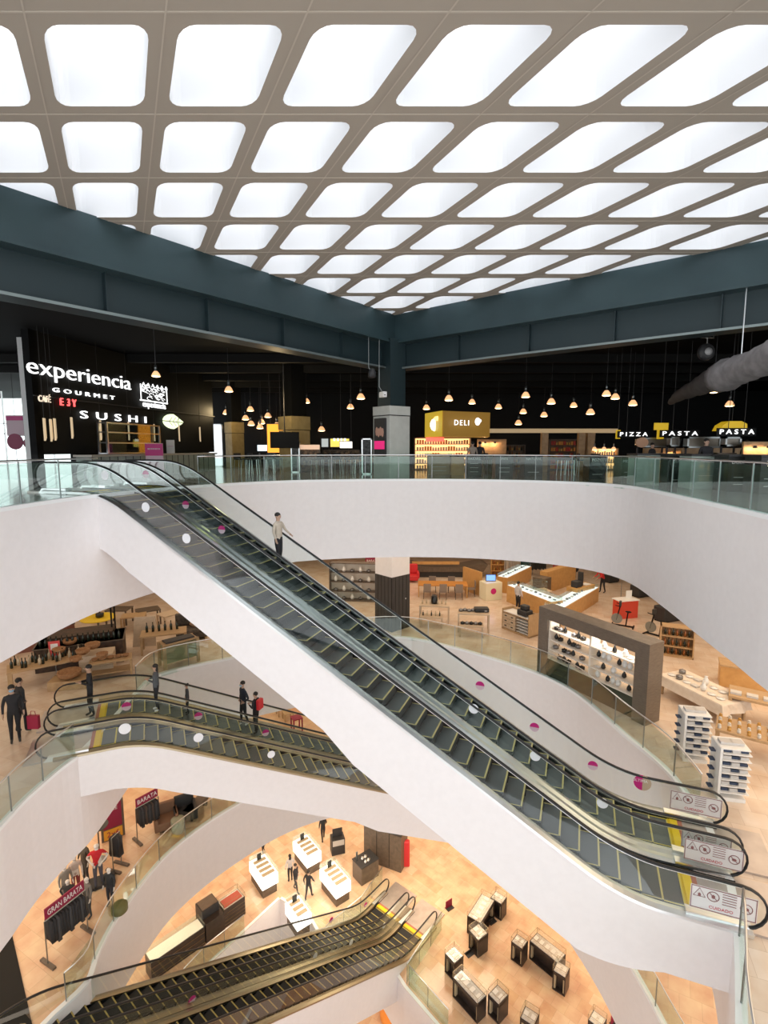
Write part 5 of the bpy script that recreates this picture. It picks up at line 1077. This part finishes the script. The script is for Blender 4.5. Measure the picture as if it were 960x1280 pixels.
rack((172,1053),(200,1036),Z1,'clothes rack with a short maroon sign above the curved railing','BARATA',11,(0,1,0,3),'dark garment on the rack with the short maroon sign','garments under the short sign')
rack((142,1090),(152,1080),Z1,'small rack of dark coats behind the mannequin in red',None,6,(0,1),'dark coat on the small rack behind the red mannequin','dark coats by the mannequins',1.45)
P=at(142,1048,Z1); R=thing('sale_board','maroon sale board with yellow lettering standing near the top','sign',P,math.radians(35)); MB().box(-.45,.45,-.04,.04,.0,1.75).obj('board',WOODD,R); s_=MB().box(-.36,.36,-.055,-.04,.55,1.65).obj('maroon_panel',MAROON,R); text('lettering','SALE',.2,WH,s_,(0,-.06,1.4),ext=.003); MB().box(-.36,.36,-.055,-.04,.05,.5).obj('yellow_panel',mat('orange_yellow',(.75,.35,.03),.5),R); text('number','2x6',.34,MAROON,R,(0,-.06,.27),ext=.003)
for (px,py,rz,h,pose,top,legs,label,hair) in [
    (124,1109,20,1.85,'hip',(.60,.02,.03),(.10,.10,.13),'white mannequin in a bright red shirt and dark jeans',None),
    (108,1103,-20,1.80,'stand',(.10,.09,.07),(.10,.09,.08),'mannequin in a long dark olive coat wearing a blue cap','cap'),
    (96,1118,40,1.6,'stand',(.60,.50,.45),(.30,.06,.06),'short mannequin in pale top left of the red shirted one',None),
    (84,1130,60,1.6,'stand',(.30,.28,.25),(.2,.18,.17),'leftmost mannequin dressed in grey',None),
    (88,1146,10,1.5,'hip',(.04,.04,.04),(.45,.42,.40),'mannequin in dark top just behind the GRAN BARATA sign',None),
    (112,1146,-30,1.6,'stand',(.22,.20,.18),(.06,.06,.06),'mannequin in dark jacket with a yellow badge near the railing',None),
    (139,1132,-10,1.55,'stand',(.03,.035,.04),(.04,.04,.05),'mannequin in black with a white bow beside the railing',None)]:
    person('mannequin',label,at(px,py,Z1),math.radians(rz),h,pose,top,legs,skin=MANQ,hair=hair,cat='mannequin',longsleeve=(top[0]<.5))
P=at(118,1122,Z1); R=thing('display_podium','low dark podium that the mannequins stand beside','podium',P+Vector((-.2,.6,0)),.5); MB().box(-.6,.6,-.3,.3,0,.12).obj('platform',CHAR,R,bevel=.01)
P=at(125,1075,Z1); R=thing('hat_display','round hat display on a stand above the red shirted mannequin','display stand',P,0); MB().tube([(0,0,0),(0,0,1.5)],.03,6).obj('pole',STEELD,R); MB().lathe([(.25,0),(.22,.03)],14).obj('base',STEELD,R); m=MB(); m.lathe([(.38,1.5),(.40,1.54),(.18,1.56),(.16,1.72),(.05,1.75)],16); m.obj('hat',CHAR,R)
P=at(143,1132,Z1); m=MB(); m.lathe([(.18,0),(.28,.1),(.28,.3),(.2,.38)],16); o=m.obj('round_pouffe',mat('pouffe_olive',(.16,.15,.05),.6),None,True); o.location=P+Vector((.35,-.3,0)); tag(o,'olive round pouffe against the glass railing','pouffe')
for (px,py,lab,m_) in ((208,1034,'brown armchair right of the short-sign rack',mat('arm_brown',(.22,.12,.07),.6)),(232,1024,'black armchair between the brown one and the basket',CHAR)):
    R=thing('armchair',lab,'chair',at(px,py,Z1),.5)
    MB().box(-.4,.4,-.4,.4,.12,.48).obj('seat',m_,R,bevel=.04); MB().box(-.42,.42,.3,.45,.4,1.0).obj('backrest',m_,R,bevel=.04)
    for s in (-1,1): MB().box(s*.42-.07,s*.42+.07,-.4,.4,.12,.68).obj('armrest',m_,R,bevel=.03)
    for s in (-.33,.33): MB().box(s-.03,s+.03,-.35,.35,0,.12).obj('leg',WOOD,R)
P=at(223,1040,Z1); m=MB(); m.lathe([(.22,0),(.26,.05),(.30,.6),(.27,.62)],14); o=m.obj('waste_bin',mat('bin_green',(.28,.30,.22),.4),None,True); o.location=P; tag(o,'grey green round bin behind the railing near the top','bin')
A_,w,a=foot((240,1029),(250,1018),Z1); R=thing('low_bench','dark low bench at the end of the curved railing','bench',A_,a); MB().box(0,1.3,0,.5,.3,.48).obj('seat',WOODD,R,bevel=.02); [MB().box(x,x+.1,.05,.45,0,.3).obj('leg',CHAR,R) for x in (.05,1.15)]
P=at(-2,1190,Z1); R=thing('dark_wall_panel','tall black panel at the far left edge above the lowest railing','panel',P,math.radians(78)); 
m=MB(); A_=at(12,1155,Z1);B_=at(36,1262,Z1); dv=(B_-A_); a=ang(A_,B_); R.location=A_; R.rotation_euler=(0,0,a)
MB().box(0,dv.length+1,-1.2,-.0,0,.03).obj('mat',BLACK,R) if False else MB().box(0,dv.length+2,-4.5,-0.0,0,.04).obj('floor_panel',BLACK,R)
R['label']='black floor area at the far left edge beyond the lowest railing'; R.name='black_floor_area'; R['category']='floor mat'
# F1 scenery behind the escalators
for i,(px,py) in enumerate([(352,893),(360,899),(371,912)]):
    P=at(px,py,Z1); T=table('wooden_chair' if i<2 else 'maroon_stand',['wooden stool seen under the far slab between the escalators','second wooden stool between the escalators, right of the first','maroon display table seen between the escalators'][i],P,.5,.6,.6,.5 if i<2 else .8,WOOD if i<2 else MAROON,'stool' if i<2 else 'table')
for i,(px,py,c) in enumerate([(702,938,MAROON),(710,946,CHAR),(722,955,MAROON),(733,962,CHAR),(741,968,GREEN)]):
    P=at(px,py,Z1); R=thing('display_stand',['maroon display stand seen through the escalator glass at right','dark stand beyond the escalator glass, second from left','maroon stand in the middle of the strip beyond the escalator glass','dark stand fourth in the strip beyond the escalator glass','green planter last in the strip beyond the escalator glass'][i],'display stand',P,.4); MB().box(-.3,.3,-.25,.25,0,.7).obj('body',c,R,bevel=.02); MB().box(-.35,.35,-.3,.3,.7,.75).obj('top',WOOD,R)
# ---------------- ground floor: jewellery showcases ----------------
CASEM=noisy('case_dark',(.025,.018,.015),(.05,.035,.03),4,.35); CASETOP=noisy('case_velvet',(.62,.52,.47),(.80,.74,.70),12,.5)
def showcase(name,label,A_,rz,w,d,h,body=CASEM,topm=CASETOP,glassh=.28,group=None,frame=True,recess=True):
    R=thing(name,label,'showcase',A_,rz,group)
    m=MB(); m.box(.0,w,0,d,0,.06)
    if recess: m.box(.0,.05,0,d,.06,h); m.box(w-.05,w,0,d,.06,h); m.box(0,w,d-.05,d,.06,h); m.box(.12,w-.12,.22,d-.05,.06,h-.02); m.box(0,w,0,d,h-.16,h-.02)
    else: m.box(0,w,0,d,.06,h)
    m.obj('cabinet',body,R)
    if recess:
        for x in (.05,w-.12): MB().box(x,x+.07,.06,.2,.06,h-.16).obj('lit_side',mat('case_gold',(.6,.48,.3),.4),R)
    MB().box(.04,w-.04,.04,d-.04,h-.02,h+.02).obj('display_tray',topm,R)
    MB().box(.02,w-.02,.02,d-.02,h+.025,h+glassh).obj('glass_cover',GLC,R)
    m=MB()
    for (x,y) in ((0,0),(w,0),(w,d),(0,d)): m.box(x-.007,x+.007,y-.007,y+.007,h,h+glassh)
    for z in (h+glassh,):
        m.box(0,w,-.006,.006,z-.006,z+.006); m.box(0,w,d-.006,d+.006,z-.006,z+.006); m.box(-.006,.006,0,d,z-.006,z+.006); m.box(w-.006,w+.006,0,d,z-.006,z+.006)
    m.obj('glass_edges',BRONZE,R)
    return R
def trays(R,w,d,h,n,label,group):
    for k in range(n):
        o=put('tr',wpt(R,w*(k+.5)/n,d*.5,h+.021),R.rotation_euler.z,label,'jewellery tray',group,.9)
proto('tr','jewellery_tray',MB().box(-.10,.10,-.13,.13,0,.03),mat('tray_pale',(.85,.80,.75),.4),False)
HS=.95
SHW=[ # lower-left top corner, lower-right top corner, back offset px  (top face corners at case height)
 ((584,1145),(602,1117),(613,1123),'long dark showcase at the top of the ground floor group'),
 ((613,1122),(627,1131),(622,1115),'square dark showcase top right of the first group'),
 ((586,1163),(598,1176),(594,1150),'square dark showcase lowest of the first group of three'),
 ((556,1192),(568,1205),(565,1180),'square dark showcase at the upper left of the lower group'),
 ((566,1222),(597,1256),(577,1212),'long dark showcase in the middle of the lower group'),
 ((610,1243),(624,1257),(619,1228),'square dark showcase at the right of the lower group'),
 ((639,1177),(653,1187),(646,1167),'square dark showcase left in the right-hand group'),
 ((662,1176),(698,1205),(672,1166),'long dark showcase in the middle of the right-hand group'),
 ((691,1213),(707,1223),(700,1203),'square dark showcase at the lower end of the right-hand group'),
 ((650,1272),(668,1284),(661,1260),'dark showcase cut by the bottom edge, left one'),
 ((735,1275),(752,1288),(742,1264),'dark showcase cut by the bottom edge, right one')]
for i,(pa,pb,pc,lab) in enumerate(SHW):
    A_=at(*pa,Z0+HS); B_=at(*pb,Z0+HS); C_=at(*pc,Z0+HS); w=(B_-A_).length; a=ang(A_,B_)
    if i==0: B_,C_=at(602,1117,Z0+HS),at(613,1123,Z0+HS); d=.75; a=ang(A_,B_)+0; w=(B_-A_).length; o_=Vector((math.sin(a),-math.cos(a),0))*d; A2=A_+o_; A2.z=Z0
    else: d=min(.72,max(.55,abs((C_-A_).dot(Vector((-math.sin(a),math.cos(a),0)))))); A2=A_.copy(); A2.z=Z0
    R=showcase('jewellery_showcase',lab,A2,a,w,d,HS); trays(R,w,d,HS,max(2,int(w/.3)),'pale tray of jewellery inside the '+lab.split(' at ')[0].split(' in the')[0]+' number '+'' if False else 'pale jewellery tray inside a dark showcase','jewellery trays')
for i,(px,py) in enumerate([(562,1135),(615,1152),(587,1192),(769,1279)]):
    P=at(px,py,Z0); 
    R=thing('floor_sign',['small maroon sign card beside the lowest escalator landing','tiny dark floor sign between the showcases at the top','tiny dark floor sign left of the middle showcases','small maroon sign at the bottom right edge'][i],'sign',P,.6); MB().box(-.22,.22,-.15,.15,0,.02).obj('base',CHAR,R); MB().box(-.22,.22,.05,.08,.02,.42 if i in(0,3) else .12).obj('card',MAROON if i in (0,3) else CHAR,R)
# white lit kiosks
LITK=mat('kiosk_lit',(.9,.9,.88),.3,emit=(1,.98,.92),es=.9)
def kiosk(px,py,rz,label,w=.95,d=1.7,hh=1.15,foot_h=.55):
    P=at(px,py,Z0); R=thing('lit_kiosk',label,'kiosk',P,rz)
    MB().box(-w/2+.06,w/2-.06,-d/2+.08,d/2-.08,0,foot_h+.02).obj('dark_base',WOODD,R)
    m=MB(); 
    for k in range(7): z=foot_h+.09*k; m.box(-w/2,w/2,-d/2,d/2,z,z+.055)
    m.box(-w/2+.04,w/2-.04,-d/2+.04,d/2-.04,foot_h,foot_h+.63); m.obj('lit_drawers',LITK,R); MB().box(-w/2,w/2,-d/2,d/2,foot_h+.66,foot_h+.88).obj('glass_cover',GL,R)
    m=MB(); 
    for k in range(4): m.box(-w/2+.12,w/2-.12,-d/2+.15+.36*k,-d/2+.35+.36*k,foot_h+.64,foot_h+.68)
    m.obj('trays',mat('tray_tan',(.55,.38,.25),.5),R)
    MB().box(-.12,.12,d/2-.32,d/2-.28,foot_h+.64,foot_h+1.05).obj('mirror',CHAR,R); return R
ka=math.radians(38)
kiosk(330,1107,ka,'white lit kiosk on a dark base, leftmost of three in a row'); kiosk(384,1080,ka,'white lit kiosk on a dark base, farthest up behind the walking group'); kiosk(419,1117,ka,'white lit kiosk on a dark base nearest the escalator, right of the group')
kiosk(373,1160,ka,'white lit kiosk beside the floor opening next to the lowest escalator',.8,1.3)
P=at(457,1095,Z0); R=thing('tester_counter','dark counter with testers and small mirrors near the escalator top','counter',P,ka); MB().box(-.6,.6,-.45,.45,0,1.05).obj('body',WOODD,R,bevel=.01); MB().box(-.62,.62,-.47,.47,1.05,1.1).obj('top',CHAR,R); MB().box(-.5,-.4,.2,.25,1.1,1.6).obj('mirror',STEELD,R)
for k in range(8): put(('v1','b3')[k%2],wpt(R,-.2+.1*(k%4),-.25+.3*(k//4),1.1),0,'small tester bottle on the dark counter by the escalator','bottle','tester bottles',.55)
P=at(422,1064,Z0); R=thing('black_lectern','narrow black stand with white panel near the far slab edge','stand',P,.3); MB().box(-.4,.4,-.3,.3,0,1.0).obj('body',CHAR,R); MB().box(-.35,.35,-.31,-.3,.6,.95).obj('white_panel',mat('panel_grey',(.5,.48,.45),.5),R); MB().box(-.3,.3,.0,.05,1.0,1.5).obj('screen',CHAR,R)
P=at(484,1076,Z0); R=thing('dark_wall_cabinet','large dark cabinet under the white slab with a red bag display','cabinet',P,math.radians(-25)); MB().box(-1.3,1.1,-.5,.5,0,2.3).obj('body',WOODD,R,bevel=.01); MB().box(-1.35,1.15,-.55,.55,2.3,2.38).obj('cornice',CHAR,R); 
for s in (-.45,.35): MB().box(s-.01,s+.01,-.52,-.5,.1,2.25).obj('door_gap',BLACK,R)
P=at(500,1076,Z0); o=MB(); o.box(-.2,.2,-.15,.15,0,1.6); o=o.obj('red_display',RED,None,bevel=.05); o.location=P+Vector((.35,-.35,0)); tag(o,'red display column at the corner of the dark cabinet','display')
# dark desk group at left of ground floor
A_,w,a=foot((190,1228),(232,1198),Z0); R=thing('long_showcase','long black drawer showcase with lit top, left of the high black desk','showcase',A_,a); w=2.6
m=MB(); m.box(0,w,0,.7,0,.95); m.obj('cabinet',CASEM,R); [MB().box(.02,w-.02,-.02,0,.12+.28*k,.14+.28*k).obj('drawer_line',BRONZE,R) for k in range(3)]; MB().box(.04,w-.04,.04,.66,.95,.98).obj('display_tray',mat('tray_lit',(.8,.7,.58),.4,emit=(.9,.7,.5),es=.3),R); MB().box(0,w,0,.7,.98,1.2).obj('glass_cover',GL,R)
def off(A_,a,x,y): return Vector((A_.x+x*math.cos(a)-y*math.sin(a),A_.y+x*math.sin(a)+y*math.cos(a),A_.z))
R=thing('black_desk','high black desk block in the middle of the dark desk group','desk',off(A_,a,w+.05,-.05),a); MB().box(0,1.0,0,1.1,0,1.05).obj('lower_block',CASEM,R,bevel=.01); MB().box(.0,.9,.35,1.1,1.05,1.5).obj('upper_block',CHAR,R,bevel=.01); MB().box(.05,.85,.4,1.05,1.5,1.53).obj('brown_top',WOODD,R)
R=showcase('drawer_showcase','black drawer showcase with a red tray, right end of the dark desk group',off(A_,a,w+1.1,.1),a,1.2,.75,1.0,recess=False); MB().box(.1,1.1,.1,.6,1.02,1.06).obj('red_tray',mat('tray_red',(.6,.12,.08),.5),R)
for k in range(4): MB().box(.02,1.18,-.015,0,.15+.2*k,.16+.2*k).obj('drawer_line',BRONZE,R)
# ground floor visitors
person('person','person with long dark hair in white top and dark bag standing between kiosks',at(363,1102,Z0),math.radians(-150),1.68,'stand',(.55,.5,.48),DK,hair='long')
person('person','person in dark clothes bending mid-stride in the walking group',at(370,1114,Z0),math.radians(60),1.66,'walk',DK,(.07,.07,.07))
person('person','person in black with cap walking right of the other two',at(386,1124,Z0),math.radians(160),1.72,'walk',(.02,.02,.02),(.05,.05,.055))
person('person','dark dressed person cut off by the slab edge near the top kiosk',at(404,1051,Z0),math.radians(200),1.7,'walk',DK,DK)
person('person','dark dressed person crouching by the slab edge left of the top kiosk',at(329,1064,Z0),math.radians(40),1.5,'reach',DK,DK)
# ground floor railings around the opening
guardrail([HOLE0[0]+Vector((-.1,.15)),HOLE0[1]+Vector((-.1,.1)),at(306,1166,Z0).xy],Z0,'short glass railing beside the floor opening right of the dark desks',1.2)
guardrail([at(408,1180,Z0).xy,at(452,1142,Z0).xy,at(478,1104,Z0).xy],Z0,'glass railing running along the lowest escalator toward the kiosk',1.2)
guardrail([at(506,1232,Z0).xy+Vector((.1,.1)),at(552,1162,Z0).xy],Z0,'glass railing between the lowest escalator foot and the showcases',1.2,gm=GLG)
guardrail([at(508,1234,Z0).xy+Vector((.12,.1)),at(556,1290,Z0).xy+Vector((.15,.05))],Z0,'glass railing on the white kerb at the bottom edge',1.2,gm=GLG)
P=at(497,1277,ZB); R=thing('orange_pouffe','orange rounded seat glimpsed on the lowest level at the bottom edge','seat',P+Vector((0,.3,0)),0); MB().lathe([(.9,0),(1.0,.1),(1.0,.4),(.8,.5)],20).obj('cushion',mat('orange_seat',(.75,.25,.03),.6),R,True); MB().lathe([(.85,-.0),(.85,.02)],20).obj('base',CHAR,R)
